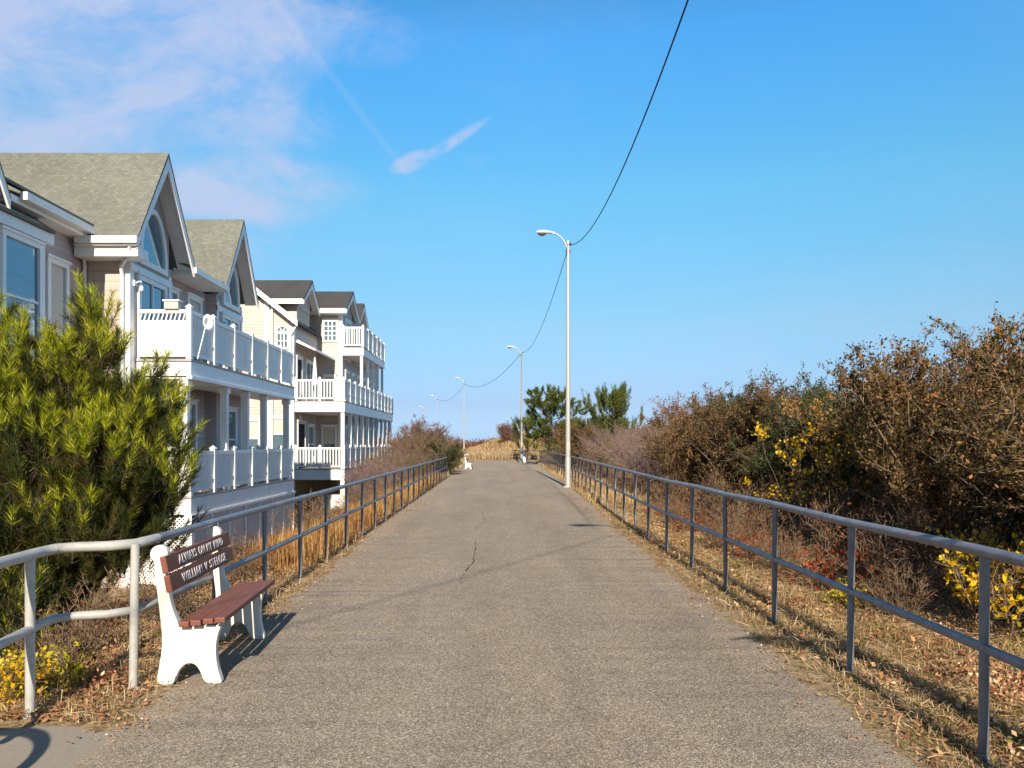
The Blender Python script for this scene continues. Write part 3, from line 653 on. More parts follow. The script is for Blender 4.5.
    def rail_run(s, pts, z0, h=1.02, gap=0.11, pw=0.05, posts=True, panel=True):
        """white railing along a plan polyline at deck height z0"""
        b = s.mb(); pb = []
        for (xa, ya), (xb, yb) in zip(pts[:-1], pts[1:]):
            d = Vector((xb - xa, yb - ya, 0)); L_ = d.length; d.normalize(); nrm = Vector((d.y, -d.x, 0))
            def bar(t0, t1, za, zb, w):
                p = Vector((xa, ya, 0)) + d * t0; q = Vector((xa, ya, 0)) + d * t1
                b.ext([(*(p + nrm * w / 2).xy, za), (*(p - nrm * w / 2).xy, za), (*(p - nrm * w / 2).xy, zb), (*(p + nrm * w / 2).xy, zb)], q - p)
            bar(0.05, L_ - 0.05, z0 + h - 0.09, z0 + h, 0.09); bar(0.05, L_ - 0.05, z0 + 0.08, z0 + 0.15, 0.05)
            n = int(L_ / gap)
            for k in range(n):
                t = (k + 0.5) * L_ / n; bar(t - pw / 2, t + pw / 2, z0 + 0.151, z0 + h - 0.091, 0.028)
            m_ = max(1, round(L_ / 1.35))
            for k in range(m_ + 1):
                p = Vector((xa, ya, 0)) + d * (L_ * k / m_)
                if not any((p - q).length < 0.1 for q in pb): pb.append(p)
        r = s.put(b, 'deck_railing', M['white'])
        if posts:
            for p in pb:
                q = s.mb(); w = 0.055; q.box(p.x - w, p.x + w, p.y - w, p.y + w, z0, z0 + h + 0.05)
                q.add([(p.x - w - 0.02, p.y - w - 0.02, z0 + h + 0.052), (p.x + w + 0.02, p.y - w - 0.02, z0 + h + 0.052), (p.x + w + 0.02, p.y + w + 0.02, z0 + h + 0.052), (p.x - w - 0.02, p.y + w + 0.02, z0 + h + 0.052), (p.x, p.y, z0 + h + 0.13)],
                      [(3, 2, 1, 0), (0, 1, 4), (1, 2, 4), (2, 3, 4), (3, 0, 4)])
                s.put(q, 'rail_post', M['white'], r)
        return r
    def lattice(s, pts, z0, z1, cell=0.085, w=0.03):
        """white diamond lattice skirt along a plan polyline, with battens"""
        b = s.mb(); H_ = z1 - z0
        for (xa, ya), (xb, yb) in zip(pts[:-1], pts[1:]):
            d = Vector((xb - xa, yb - ya, 0)); L_ = d.length; d.normalize(); nm = Vector((d.y, -d.x, 0))
            def P(t, z, o_): q = Vector((xa, ya, 0)) + d * t + nm * o_; return (q.x, q.y, z)
            n = int((L_ + H_) / cell)
            for k in range(n):
                for sgn in (1, -1):
                    t0 = k * cell - (H_ if sgn == 1 else 0); a0, a1 = t0, t0 + sgn * H_
                    zz0, zz1 = z0, z1
                    # clip to 0..L_
                    lo, hi = min(a0, a1), max(a0, a1)
                    if hi <= 0 or lo >= L_: continue
                    def zat(t): return z0 + (t - a0) / (a1 - a0) * H_
                    u0, u1 = max(lo, 0), min(hi, L_)
                    if u1 - u0 < 0.02: continue
                    o1 = 0.006 * sgn + 0.01
                    b.add([P(u0, zat(u0) - w * 0.7, o1), P(u1, zat(u1) - w * 0.7, o1), P(u1, zat(u1) + w * 0.7, o1), P(u0, zat(u0) + w * 0.7, o1)], [(0, 1, 2, 3)])
            m_ = max(1, round(L_ / 1.2))
            for k in range(m_ + 1):
                t = L_ * k / m_; t0, t1 = max(0, t - 0.05), min(L_, t + 0.05)
                b.ext([P(t0, z0, 0.02), P(t1, z0, 0.02), P(t1, z1, 0.02), P(t0, z1, 0.02)], nm * 0.008)
            b.ext([P(0, z0, 0.021), P(L_, z0, 0.021), P(L_, z0 + 0.1, 0.021), P(0, z0 + 0.1, 0.021)], nm * 0.025)
        return s.put(b, 'lattice_skirt', M['white'])
def corner(h, x, y, z0, z1, w=0.12, name='corner_board'):
    b = h.mb(); b.box(x - w, x + 0.02, y - 0.02, y + w, z0, z1); return h.put(b, name, M['white'])
def wall_light(h, x, y, z, mt):
    b = h.mb(); b.box(x, x + 0.05, y - 0.06, y + 0.06, z - 0.06, z + 0.06); b.tube([(x + 0.04, y, z), (x + 0.14, y, z + 0.05), (x + 0.17, y, z + 0.02)], 0.015, 6)
    b.lathe((x + 0.17, y, z - 0.16), [(0.03, 0), (0.045, 0.06), (0.02, 0.11)], 8); h.put(b, 'wall_light', mt)

# ---- near twin-gabled house
h = House((-9.0, 16.0, -1.4), 'nearest mauve house with two steep grey gables, arched windows and white two storey decks'); mb = h.mb; put = h.put
b = mb(); b.ext([(-18, 16.0, -1.5), (-7.8, 16.0, -1.5), (-7.8, 18.0, -1.5), (-8.1, 18.0, -1.5), (-8.1, 20.9, -1.5), (-7.8, 20.9, -1.5), (-7.8, 22.95, -1.5), (-18, 22.95, -1.5)], (0, 0, 7.2)); wl = put(b, 'wall', M['siding1'])
b = mb(); b.box(-18, -8.75, 6.5, 15.995, -1.5, 5.9); put(b, 'wing_wall', M['siding1'])
b = mb(); b.box(-8.75, -8.47, 9.9, 14.15, 1.9, 5.55); put(b, 'bay_wall', M['white'])
# roofs
r1 = h.gable_x(-18, -7.38, 15.50, 16.94, 18.40, 5.78, 7.97, 5.82, 0.10, 'shingle1')
r2 = h.gable_x(-18, -7.38, 20.55, 21.92, 23.25, 5.84, 7.95, 5.84, 0.10, 'shingle1')
b = mb(); b.ext([(-7.42, 18.3, 5.80), (-12.5, 18.3, 7.75), (-12.5, 18.3, 7.87), (-7.42, 18.3, 5.86)], (0, 2.4, 0)); put(b, 'roof', M['shingle1'])
b = mb(); b.box(-8.1, -7.46, 18.42, 20.52, 5.68, 5.795); put(b, 'soffit', M['white'])
for xx, y0, y1 in ((-7.46, 18.35, 20.6), (-8.40, 13.3, 15.75)):
    z_ = 5.70 if y0 > 16 else 5.86
    b = mb(); b.box(xx, xx + 0.13, y0, y1, z_, z_ + 0.14); put(b, 'gutter', M['white'])
b = mb(); b.ext([(-8.36, 6.2, 6.04), (-13.0, 6.2, 8.35), (-13.0, 6.2, 8.5), (-8.36, 6.2, 6.10)], (0, 9.75, 0)); b.ext([(-18, 6.2, 6.0), (-13.0, 6.2, 8.35), (-13.0, 6.2, 8.5), (-18, 6.2, 6.07)], (0, 9.75, 0)); wr = put(b, 'wing_roof', M['shingle1'])
b = mb(); b.tube([(-9.2, 13.4, 6.4), (-9.2, 13.4, 6.95)], 0.05, 8); b.lathe((-9.2, 13.4, 6.95), [(0.09, 0), (0.09, 0.03), (0.02, 0.12)], 8); put(b, 'roof_vent', M['black'], wr)
b = mb(); b.box(-8.75, -8.42, 6.4, 15.8, 5.78, 5.90); put(b, 'soffit', M['white'])
# gutter and cornice on the near side of gable 1
b = mb(); b.box(-8.62, -7.36, 15.38, 15.52, 5.66, 5.80); b.box(-8.7, -7.40, 15.525, 15.998, 5.42, 5.62); b.box(-8.66, -7.38, 15.44, 15.6, 5.621, 5.655); put(b, 'cornice', M['white'])
b = mb(); b.tube([(-7.55, 15.5, 5.62), (-7.62, 15.62, 5.45), (-7.9, 15.85, 5.3), (-7.92, 15.93, 5.1), (-7.92, 15.93, -1.2)], 0.042, 8); put(b, 'downspout', M['white'])
b = mb(); b.tube([(-8.42, 15.70, 5.84), (-8.66, 15.8, 5.6), (-8.69, 15.9, 5.3), (-8.69, 15.9, 1.0)], 0.035, 8); put(b, 'downspout', M['white'])
b = mb(); b.box(-8.75, -7.94, 15.985, 15.998, -1.4, 5.42); put(b, 'side_siding', M['siding1s'])
corner(h, -7.8, 16.0, -1.4, 5.42, 0.16); corner(h, -7.8, 22.85, 0.4, 5.6, 0.1)
b = mb(); b.box(-7.80, -7.775, 17.86, 18.0, 3.4, 5.5); b.box(-7.80, -7.775, 20.9, 21.04, 3.4, 5.5); put(b, 'corner_board', M['white'])
# bay: three tall sashes, hip strip and little gable above
for y0 in (10.15, 11.55, 12.95): h.win('x', -8.47, y0, y0 + 0.95, 3.15, 5.15, 0.09, (1, 2), 0.0, 'window')
b = mb(); b.ext([(-8.30, 9.6, 5.56), (-8.76, 9.6, 5.85), (-8.76, 9.6, 5.60), (-8.30, 9.6, 5.50)], (0, 4.6, 0)); put(b, 'bay_roof', M['shingle1'])
b = mb(); b.box(-8.46, -8.36, 9.8, 14.25, 5.3, 5.50); put(b, 'bay_cornice', M['white'])
h.gable_x(-12, -8.33, 9.9, 11.4, 12.95, 5.75, 8.4, 5.75, 0.09, 'shingle1', inset=0.3, wallmat='white')
h.win('x', -8.75, 14.72, 15.25, 3.75, 5.1, 0.10, (1, 1), 0.9)
# gable windows and doors onto the upper deck
h.arch('x', -7.8, 17.04, 5.60, 0.56, 1.12); h.arch('x', -7.8, 21.98, 5.60, 0.54, 1.08)
h.win('x', -7.8, 16.42, 17.58, 3.46, 5.12, 0.11, (2, 1), name='sliding_door'); h.win('x', -7.8, 21.35, 22.5, 3.46, 5.12, 0.11, (2, 1), name='sliding_door')
h.win('x', -8.1, 18.25, 18.95, 4.1, 5.3, 0.10, (1, 1)); h.win('x', -8.1, 19.7, 20.45, 3.46, 5.35, 0.10, (1, 1), 0.8, name='door')
wall_light(h, -7.8, 16.18, 5.0, M['white']); wall_light(h, -7.8, 17.85, 4.75, M['black']); wall_light(h, -7.8, 21.1, 4.9, M['black'])
for y0, y1 in ((16.0, 18.0), (20.9, 22.95)):
    b = mb(); b.box(-7.80, -7.76, y0, y1, 5.24, 5.40); put(b, 'trim_band', M['white'])
# ground floor openings in the porch
h.win('x', -7.8, 17.0, 17.6, 0.95, 2.55, 0.10, (1, 1), 0.0); h.win('x', -8.1, 18.6, 20.1, 0.52, 2.6, 0.1, (2, 1), name='sliding_door'); h.win('x', -7.8, 21.5, 22.3, 0.9, 2.5, 0.1, (1, 2))
# decks
for z, t in ((3.40, 'upper'), (0.46, 'lower')):
    b = mb(); b.box(-8.09, -6.60, 16.25, 24.45, z - 0.05, z); d_ = put(b, 'deck', M['deckboard'])
    b = mb(); hh = 0.36 if t == 'upper' else 0.40
    b.box(-6.66, -6.62, 16.28, 24.42, z - hh, z - 0.052); b.box(-7.79, -6.665, 16.28, 16.32, z - hh, z - 0.052); b.box(-7.79, -6.665, 24.38, 24.42, z - hh, z - 0.052)
    b.box(-6.70, -6.58, 16.24, 24.46, z - hh - 0.07, z - hh - 0.003); put(b, 'fascia', M['white'], d_)
    if t == 'upper':
        b = mb(); b.box(-7.79, -6.7, 16.33, 24.37, z - hh - 0.06, z - hh - 0.02); put(b, 'porch_ceiling', M['white'], d_)
h.rail_run([(-6.66, 16.3), (-6.66, 24.38), (-7.75, 24.38)], 3.40, 1.06, 0.088, 0.062)
h.rail_run([(-6.66, 16.3), (-6.66, 24.38), (-7.75, 24.38)], 0.46, 0.96, 0.088, 0.062)
for z in (3.40, 0.46):                                      # solid boarded near end with a pierced top strip
    b = mb(); n = 11
    b.box(-7.74, -6.72, 16.27, 16.33, z + 0.98, z + 1.06); b.box(-7.74, -6.72, 16.28, 16.32, z + 0.80, z + 0.83); b.box(-7.74, -6.72, 16.28, 16.32, z + 0.05, z + 0.12)
    for k in range(n):
        x = -7.74 + 1.02 * k / n; b.box(x + 0.004, x + 1.02 / n - 0.004, 16.285, 16.315, z + 0.12, z + 0.80)
        b.ext([(x, 16.29, z + 0.83), (x + 0.028, 16.29, z + 0.83), (x + 0.075, 16.29, z + 0.98), (x + 0.047, 16.29, z + 0.98)], (0, 0.02, 0))
    put(b, 'privacy_panel', M['white'])
for y in (16.36, 18.7, 20.25, 21.8, 24.1):
    b = mb(); b.box(-6.86, -6.70, y - 0.08, y + 0.08, 0.46, 2.97); b.box(-6.89, -6.67, y - 0.11, y + 0.11, 2.82, 2.96); b.box(-6.89, -6.67, y - 0.11, y + 0.11, 0.462, 0.6)
    put(b, 'porch_post', M['white'])
h.lattice([(-7.8, 16.3), (-6.64, 16.3), (-6.64, 24.4)], -1.45, 0.0)
b = mb(); b.box(-6.74, -6.58, 16.22, 16.38, -1.45, 0.05); put(b, 'corner_post', M['white'])
b = mb(); b.box(-6.72, -6.60, 24.3, 24.42, -1.45, 0.05); put(b, 'corner_post', M['white'])
# planter box on the privacy panel, dish on the deck
o = empty('planter_box', (-7.0, 16.30, 4.46), 'cream box resting on top of the white privacy panel of the nearest upper deck', 'box')
b = MB(); b.box(-0.17, 0.13, -0.09, 0.09, 0.004, 0.16); b.build('box', M['blind'], o, 0.01); b = MB(); b.box(-0.20, 0.16, -0.11, 0.11, 0.162, 0.20); b.build('lid', M['white'], o, 0.008)
o = empty('satellite_dish', (-6.55, 16.55, 3.42), 'white satellite dish on a leaning pole at the near corner of the upper deck', 'satellite dish')
b = MB(); b.tube([(-0.02, -0.04, 0), (0.08, 0.14, 0.72)], 0.02, 8); b.build('mast', M['alu'], o)
b = MB(); vs = []
for r, d_ in ((0.02, 0.0), (0.10, 0.012), (0.19, 0.045)):
    for k in range(16):
        a = 2 * math.pi * k / 16; vs.append((0.12 + math.cos(a) * r * 0.36 + d_, 0.13 - d_ + math.cos(a) * r * 0.7, 0.82 + math.sin(a) * r * 0.95))
b.add(vs, [(i * 16 + k, i * 16 + (k + 1) % 16, (i + 1) * 16 + (k + 1) % 16, (i + 1) * 16 + k) for i in range(2) for k in range(16)] + [tuple(range(16))], True); q = b.build('dish', M['white'], o)
md = q.modifiers.new('t', 'SOLIDIFY'); md.thickness = 0.012
# folded chairs on the decks
def deck_chair(loc, rz, label):
    o = empty('deck_chair', loc, label, 'chair', 'chairs on the nearest decks', rz)
    b = MB(); b.box(-0.24, 0.24, -0.22, 0.22, 0.40, 0.44); b.build('seat', M['white'], o)
    b = MB(); b.ext([(-0.24, 0.2, 0.42), (-0.24, 0.24, 0.42), (-0.24, 0.36, 0.92), (-0.24, 0.32, 0.92)], (0.48, 0, 0)); b.build('backrest', M['white'], o)
    for sx in (-0.22, 0.18):
        for sy in (-0.2, 0.17):
            b = MB(); b.box(sx, sx + 0.04, sy, sy + 0.04, 0, 0.398); b.build('leg', M['white'], o)
deck_chair((-7.25, 19.5, 3.402), R(-80), 'white chair on the nearest house upper deck behind its railing')
deck_chair((-7.3, 18.0, 0.462), R(-70), 'white chair on the nearest house lower porch beside the first column')
deck_chair((-7.3, 20.9, 0.462), R(-100), 'white chair on the nearest house lower porch between far columns')

# ---- second house
h = House((-9.5, 34.6, -1.4), 'farther cream house with dark roofs and three storeys of white balconies'); mb = h.mb; put = h.put
b = mb(); b.box(-19, -9.4, 34.6, 39.2, -1.5, 7.0)
b.ext([(-10.75, 34.6, 7.0), (-9.4, 34.6, 7.0), (-9.4, 34.6, 7.05), (-10.75, 34.6, 8.1), (-19, 34.6, 8.1), (-19, 34.6, 7.0)], (0, 4.6, 0)); put(b, 'wall', M['siding2'])
b = mb(); b.box(-19, -8.15, 39.2, 50.2, -1.5, 8.35); put(b, 'wall', M['siding2'])
b = mb(); b.ext([(-9.15, 34.25, 6.95), (-11.4, 34.25, 8.75), (-11.4, 34.25, 8.93), (-9.15, 34.25, 7.05)], (0, 4.9, 0)); b.ext([(-11.4, 34.25, 8.75), (-19, 34.25, 8.75), (-19, 34.25, 8.93), (-11.4, 34.25, 8.93)], (0, 4.9, 0)); rf = put(b, 'roof', M['shingle2'])
b = mb(); b.ext([(-9.12, 34.20, 6.85), (-11.4, 34.20, 8.66), (-11.4, 34.20, 8.95), (-9.12, 34.20, 7.13)], (0, 0.045, 0)); b.ext([(-9.2, 34.25, 6.90), (-11.4, 34.25, 8.68), (-11.4, 34.25, 8.74), (-9.2, 34.25, 6.94)], (0, 0.35, 0)); put(b, 'rake_board', M['white'], rf)
# dormer 1, wing 2, wing 3 (gables face the path)
b = mb(); b.box(-16, -9.6, 35.9, 38.3, 6.8, 8.4); put(b, 'dormer_wall', M['siding2'])
h.gable_x(-17, -9.15, 35.5, 37.1, 38.7, 8.30, 9.42, 8.25, 0.13, 'shingle2', inset=0.4, wallmat='siding2')
b = mb(); b.box(-14, -9.2, 35.42, 35.5, 8.1, 8.33); put(b, 'cornice', M['white'])
h.gable_x(-17, -7.8, 38.7, 40.5, 42.3, 8.42, 9.55, 8.42, 0.13, 'shingle2', inset=0.33, wallmat='siding2')
b = mb(); b.box(-13, -7.85, 38.62, 38.7, 8.22, 8.45); b.box(-13, -7.9, 38.7, 39.19, 8.2, 8.25); put(b, 'cornice', M['white'])
h.gable_x(-17, -7.8, 42.4, 43.7, 45.3, 8.42, 9.5, 8.3, 0.13, 'shingle2', inset=0.33, wallmat='siding2')
b = mb(); b.ext([(-7.95, 45.2, 8.35), (-13, 45.2, 9.6), (-13, 45.2, 9.75), (-7.95, 45.2, 8.45)], (0, 5.4, 0)); put(b, 'roof', M['shingle2'])
for x, y, z1 in ((-9.4, 34.6, 6.9), (-8.15, 39.2, 8.2)): corner(h, x, y, -1.4, z1, 0.2)
b = mb(); b.box(-10.72, -10.5, 34.55, 34.6, -1.4, 8.0); put(b, 'corner_board', M['white'])
b = mb(); b.tube([(-9.2, 34.4, 6.95), (-9.5, 34.48, 6.5), (-9.52, 34.5, 4.6), (-9.52, 34.5, 0)], 0.045, 8); put(b, 'downspout', M['white'])
b = mb(); b.tube([(-10.35, 34.5, 8.0), (-10.35, 34.5, 1.0)], 0.045, 8); put(b, 'downspout', M['white'])
h.win('y', 34.6, -10.12, -9.68, 5.95, 6.55, 0.09, (3, 2)); h.arch('y', 34.6, -9.9, 6.66, 0.24, 0.22, spokes=3, t=0.09)
h.win('y', 34.6, -10.35, -9.85, 1.3, 2.7, 0.1, (1, 2), 0.5); h.win('y', 34.6, -11.6, -11.0, 1.0, 2.6, 0.1, (1, 2), 0.5)
h.win('y', 39.2, -9.05, -8.45, 6.9, 7.85, 0.10, (3, 4)); h.win('y', 39.2, -9.0, -8.55, 3.6, 5.0, 0.1, (1, 2), 0.6)
h.win('x', -8.15, 39.9, 41.2, 6.1, 8.0, 0.12, (2, 1), name='sliding_door'); h.win('x', -8.15, 42.9, 43.9, 6.1, 7.9, 0.12, (2, 1), name='sliding_door')
h.win('x', -9.4, 35.1, 35.9, 3.5, 5.5, 0.10, (1, 1), name='door', glass='dark'); h.win('x', -9.4, 36.8, 38.4, 3.5, 5.5, 0.1, (2, 1), name='sliding_door')
h.win('x', -9.4, 35.3, 36.5, 0.4, 2.5, 0.12, (1, 1), name='door', glass='dark'); h.win('x', -9.4, 37.2, 38.2, 0.7, 2.4, 0.1, (1, 2), name='window')
b = mb(); b.ext([(-9.39, 35.0, 6.25), (-8.5, 35.0, 5.85), (-8.5, 35.0, 5.93), (-9.39, 35.0, 6.4)], (0, 4.15, 0)); put(b, 'door_canopy', M['white'])
for y in (40.0, 41.6, 43.2, 44.8, 46.5, 48.2): h.win('x', -8.15, y, y + 0.9, 3.6 if y < 46 else 3.7, 5.3, 0.1, (1, 2), 0.3)
for y in (40.0, 41.8, 43.6, 45.4, 47.2, 48.9): h.win('x', -8.15, y, y + 0.9, 0.7, 2.4, 0.1, (1, 2), 0.3)
h.win('y', 39.2, -9.1, -8.5, 0.5, 2.4, 0.1, (1, 1), 0.45, name='door')
# second wall inside the lower porch seen behind the columns
def deck2(z, pts, zf, nm='deck'):
    """pts plan outline of the deck front, closed back against the wall"""
    b = mb(); b.ext([(x, y, z - 0.06) for x, y in pts], (0, 0, 0.06)); d_ = put(b, nm, M['deckboard'])
    b = mb(); b.ext([(x, y, z - zf) for x, y in pts], (0, 0, zf - 0.063)); put(b, 'fascia', M['white'], d_)
def inset(pts, dx): return [(x - dx, y + (dx if i == 0 else 0)) for i, (x, y) in enumerate(pts)]
D2 = [(-9.35, 34.6), (-7.08, 34.6), (-7.08, 49.4), (-7.25, 51.4), (-7.9, 52.8), (-9.35, 52.8)]
for z in (3.52, 0.42):
    deck2(z, D2, 0.50)
    h.rail_run([(-9.3, 34.64), (-7.12, 34.64), (-7.12, 49.4), (-7.28, 51.4), (-7.9, 52.75)], z, 0.98, 0.13, 0.06)
U2 = [(-8.14, 39.25), (-7.04, 39.25), (-7.04, 44.6), (-7.04, 46.4), (-8.14, 46.4)]
deck2(6.55, U2, 0.42)
h.rail_run([(-8.1, 39.28), (-7.08, 39.28), (-7.08, 46.36), (-8.1, 46.36)], 6.55, 1.05, 0.115, 0.06)
for y in (34.74, 36.4, 38.0, 39.6, 41.2, 42.8, 44.4, 46.0, 47.6, 49.2):
    b = mb(); b.box(-7.26, -7.10, y - 0.08, y + 0.08, 0.42, 3.0); put(b, 'porch_post', M['white'])
for x, y in ((-7.4, 51.2), (-7.95, 52.6)):
    b = mb(); b.box(x - 0.08, x + 0.08, y - 0.08, y + 0.08, 0.42, 3.0); put(b, 'porch_post', M['white'])
for y in (39.4, 41.1, 42.8, 44.5, 46.2):
    b = mb(); b.box(-7.24, -7.10, y - 0.07, y + 0.07, 3.52, 6.12); put(b, 'porch_post', M['white'])
for y in (34.74, 38.0, 41.2, 44.4, 47.4):
    b = mb(); b.box(-7.28, -7.08, y - 0.1, y + 0.1, -1.45, -0.09); put(b, 'pier', M['white'])
h.lattice([(-9.3, 34.66), (-7.12, 34.66)], -1.45, -0.75, 0.11, 0.04)
b = mb(); b.box(-9.38, -7.3, 39.1, 39.18, -1.45, -0.1); put(b, 'skirt_wall', M['siding2'])
o = empty('patio_umbrella', (-8.6, 35.3, 3.53), 'closed white patio umbrella on the farther house middle deck behind its railing', 'umbrella')
b = MB(); b.tube([(0, 0, 0), (0, 0, 2.0)], 0.025, 8); b.build('pole', M['alu'], o)
b = MB(); b.lathe((0, 0, 0), [(0.10, 0.75), (0.13, 0.9), (0.09, 1.5), (0.03, 2.05)], 9); b.build('canopy', M['white'], o)

# ------------------------------------------------------------------ vegetation
def tubes(P, r0, r1, seg=3):
    """P (n,k,3) polylines -> vertices and quads of tapered tubes"""
    n, k, _ = P.shape
    T = np.gradient(P, axis=1); T /= np.linalg.norm(T, axis=2, keepdims=True) + 1e-9
    a = np.where(np.abs(T[..., 2:3]) < 0.9, np.array([0, 0, 1.0]), np.array([1.0, 0, 0]))
    U = np.cross(T, a); U /= np.linalg.norm(U, axis=2, keepdims=True) + 1e-9; Wd = np.cross(T, U)
    t = np.linspace(0, 1, k)[None, :, None]
    r0 = np.broadcast_to(np.asarray(r0, float), (n,))[:, None, None]; r1 = np.broadcast_to(np.asarray(r1, float), (n,))[:, None, None]
    rad = r0 * (1 - t) + r1 * t
    an = 2 * np.pi * np.arange(seg) / seg
    Vv = P[:, :, None, :] + rad[..., None] * (U[:, :, None, :] * np.cos(an)[None, None, :, None] + Wd[:, :, None, :] * np.sin(an)[None, None, :, None])
    I = np.arange(n * k * seg).reshape(n, k, seg); J = np.roll(I, -1, 2)
    Q = np.stack([I[:, :-1], J[:, :-1], J[:, 1:], I[:, 1:]], -1).reshape(-1, 4)
    return Vv.reshape(-1, 3), Q
def cat(parts):
    Vs, Fs, n = [], [], 0
    for v, f in parts: Vs.append(v); Fs.append(f + n); n += len(v)
    return np.concatenate(Vs), np.concatenate(Fs)
def unit(v): return v / (np.linalg.norm(v, axis=-1, keepdims=True) + 1e-9)
def leaves(C, size, rg, up=0.0, aspect=0.55):
    """one folded rhombus leaf at each point"""
    n = len(C); a = unit(rg.normal(0, 1, (n, 3)) + np.array([0, 0, up])); bb = unit(np.cross(a, rg.normal(0, 1, (n, 3))))
    s_ = size * rg.uniform(0.55, 1.25, (n, 1))
    nn = np.cross(a, bb)
    V4 = np.stack([C, C + a * s_ * 0.5 + bb * s_ * aspect * 0.5 + nn * s_ * 0.08, C + a * s_, C + a * s_ * 0.5 - bb * s_ * aspect * 0.5 + nn * s_ * 0.08], 1)
    return V4.reshape(-1, 3), np.arange(n * 4).reshape(n, 4)
def branch(S, Dv, Ln, k, curl, rg, lift=0.0):
    """polylines starting at S, along Dv, length Ln, wandering"""
    n = len(S); P = [S]; d = unit(Dv)
    for i in range(k - 1):
        d = unit(d + rg.normal(0, curl, (n, 3)) + np.array([0, 0, lift])); P.append(P[-1] + d * (Ln / (k - 1)).reshape(-1, 1))
    return np.stack(P, 1)
def at_t(P, idx, t):
    k = P.shape[1]; f = t * (k - 1); i = np.minimum(f.astype(int), k - 2); fr = (f - i)[:, None]
    A, B_ = P[idx, i], P[idx, i + 1]; return A * (1 - fr) + B_ * fr, unit(B_ - A)
def shrub_geo(seed, H, Rad, nst, nbr, ntw, nlf, lsize, r0=0.022, spread=0.55, twl=0.22, lift=0.05, curl=0.18, lf_low=0.25, aspect=0.55):
    rg = np.random.default_rng(seed)
    an = rg.uniform(0, 2 * np.pi, nst); rr = np.sqrt(rg.uniform(0, 1, nst)) * Rad * 0.35
    S = np.stack([rr * np.cos(an), rr * np.sin(an), np.full(nst, -0.15)], 1)
    lean = rg.uniform(0, 1, nst) ** 0.7 * spread
    an2 = an + rg.normal(0, 0.5, nst)
    Dv = np.stack([np.cos(an2) * lean * Rad / H * 1.6, np.sin(an2) * lean * Rad / H * 1.6, np.ones(nst)], 1)
    P1 = branch(S, Dv, H * rg.uniform(0.80, 1.0, nst) * (1 - 0.15 * lean), 7, curl * 0.6, rg, lift * 0.3)
    parts = [tubes(P1, r0 * rg.uniform(0.6, 1.2, nst), 0.004, 4)]
    n2 = nst * nbr; idx = np.repeat(np.arange(nst), nbr); t = rg.uniform(0.15, 0.97, n2)
    s2, d2 = at_t(P1, idx, t)
    out_ = unit(rg.normal(0, 1, (n2, 3)) * np.array([1, 1, 0.5])); d = unit(d2 * 0.5 + out_ * 0.9 + np.array([0, 0, 0.35]))
    P2 = branch(s2, d, Rad * rg.uniform(0.28, 0.72, n2) * (1.15 - 0.5 * t), 5, curl, rg, lift)
    parts.append(tubes(P2, 0.008 * rg.uniform(0.7, 1.3, n2), 0.003, 3))
    n3 = n2 * ntw; idx = np.repeat(np.arange(n2), ntw); t = rg.uniform(0.2, 1.0, n3)
    s3, d3 = at_t(P2, idx, t); d = unit(d3 * 0.6 + rg.normal(0, 0.6, (n3, 3)) + np.array([0, 0, 0.3]))
    P3 = branch(s3, d, twl * rg.uniform(0.5, 1.4, n3), 3, curl, rg, lift)
    parts.append(tubes(P3, 0.0038, 0.0018, 3))
    lv = None
    if nlf:
        idx = rg.integers(0, n3, nlf); p, _ = at_t(P3, idx, rg.uniform(0.1, 1, nlf)); 
        keep = p[:, 2] > lf_low * H * rg.uniform(0.3, 1.2, nlf); p = p[keep] + rg.normal(0, 0.02, (keep.sum(), 3))
        lv = leaves(p, lsize, rg, 0.4, aspect)
    return cat(parts), lv
def make_shrub(name, label, cat_, geo, bark_m, leaf_m, group=None):
    st, lv = geo; root = empty(name, (0, 0, 0), label, cat_, group)
    npmesh('branches', st[0], st[1], M[bark_m], root, True)
    if lv is not None: npmesh('foliage', lv[0], lv[1], M[leaf_m], root)
    return root
PROTO = {}
def proto(key, name, geo, bark_m, leaf_m, cat_='shrub'):
    PROTO[key] = [name, cat_, make_shrub(name, 'x', cat_, geo, bark_m, leaf_m), True]
def plant(key, x, y, sc=1.0, label=None, rz=None, group=None, sz=None, z=None):
    pr = PROTO[key]; o = pr[2] if pr[3] else copy_tree(pr[2])
    if pr[3]: pr[3] = False
    rg_ = random.Random(int(x * 131 + y * 977)); zz = float(gz(x, y)) if z is None else z
    o.location = (x, y, zz); o.rotation_euler = (0, 0, rg_.uniform(0, 6.28) if rz is None else rz)
    o.scale = (sc, sc, sc if sz is None else sz); o['label'] = label
    if group: o['group'] = group
    return o
proto('olive', 'dense_shrub', shrub_geo(11, 3.0, 1.7, 28, 18, 12, 76000, 0.050, 0.022, twl=0.20), 'bark_grey', 'l_olive')
proto('olive2', 'dense_shrub', shrub_geo(12, 3.0, 1.6, 26, 18, 12, 58000, 0.048, 0.020, twl=0.20), 'bark_tan', 'l_olive')
proto('olive3', 'dense_shrub', shrub_geo(13, 2.7, 1.8, 28, 18, 12, 66000, 0.052, 0.020, twl=0.20), 'bark_grey', 'l_green')
proto('russet', 'russet_shrub', shrub_geo(14, 2.8, 1.7, 28, 18, 12, 46000, 0.048, 0.018), 'bark_mauve', 'l_russet')
proto('bare', 'bare_shrub', shrub_geo(15, 2.4, 1.8, 34, 17, 10, 1200, 0.05, 0.016, 0.7), 'bark_mauve', 'l_russet')
proto('bare2', 'bare_shrub', shrub_geo(16, 2.2, 1.6, 34, 16, 10, 900, 0.05, 0.016, 0.7), 'bark_tan', 'l_russet')
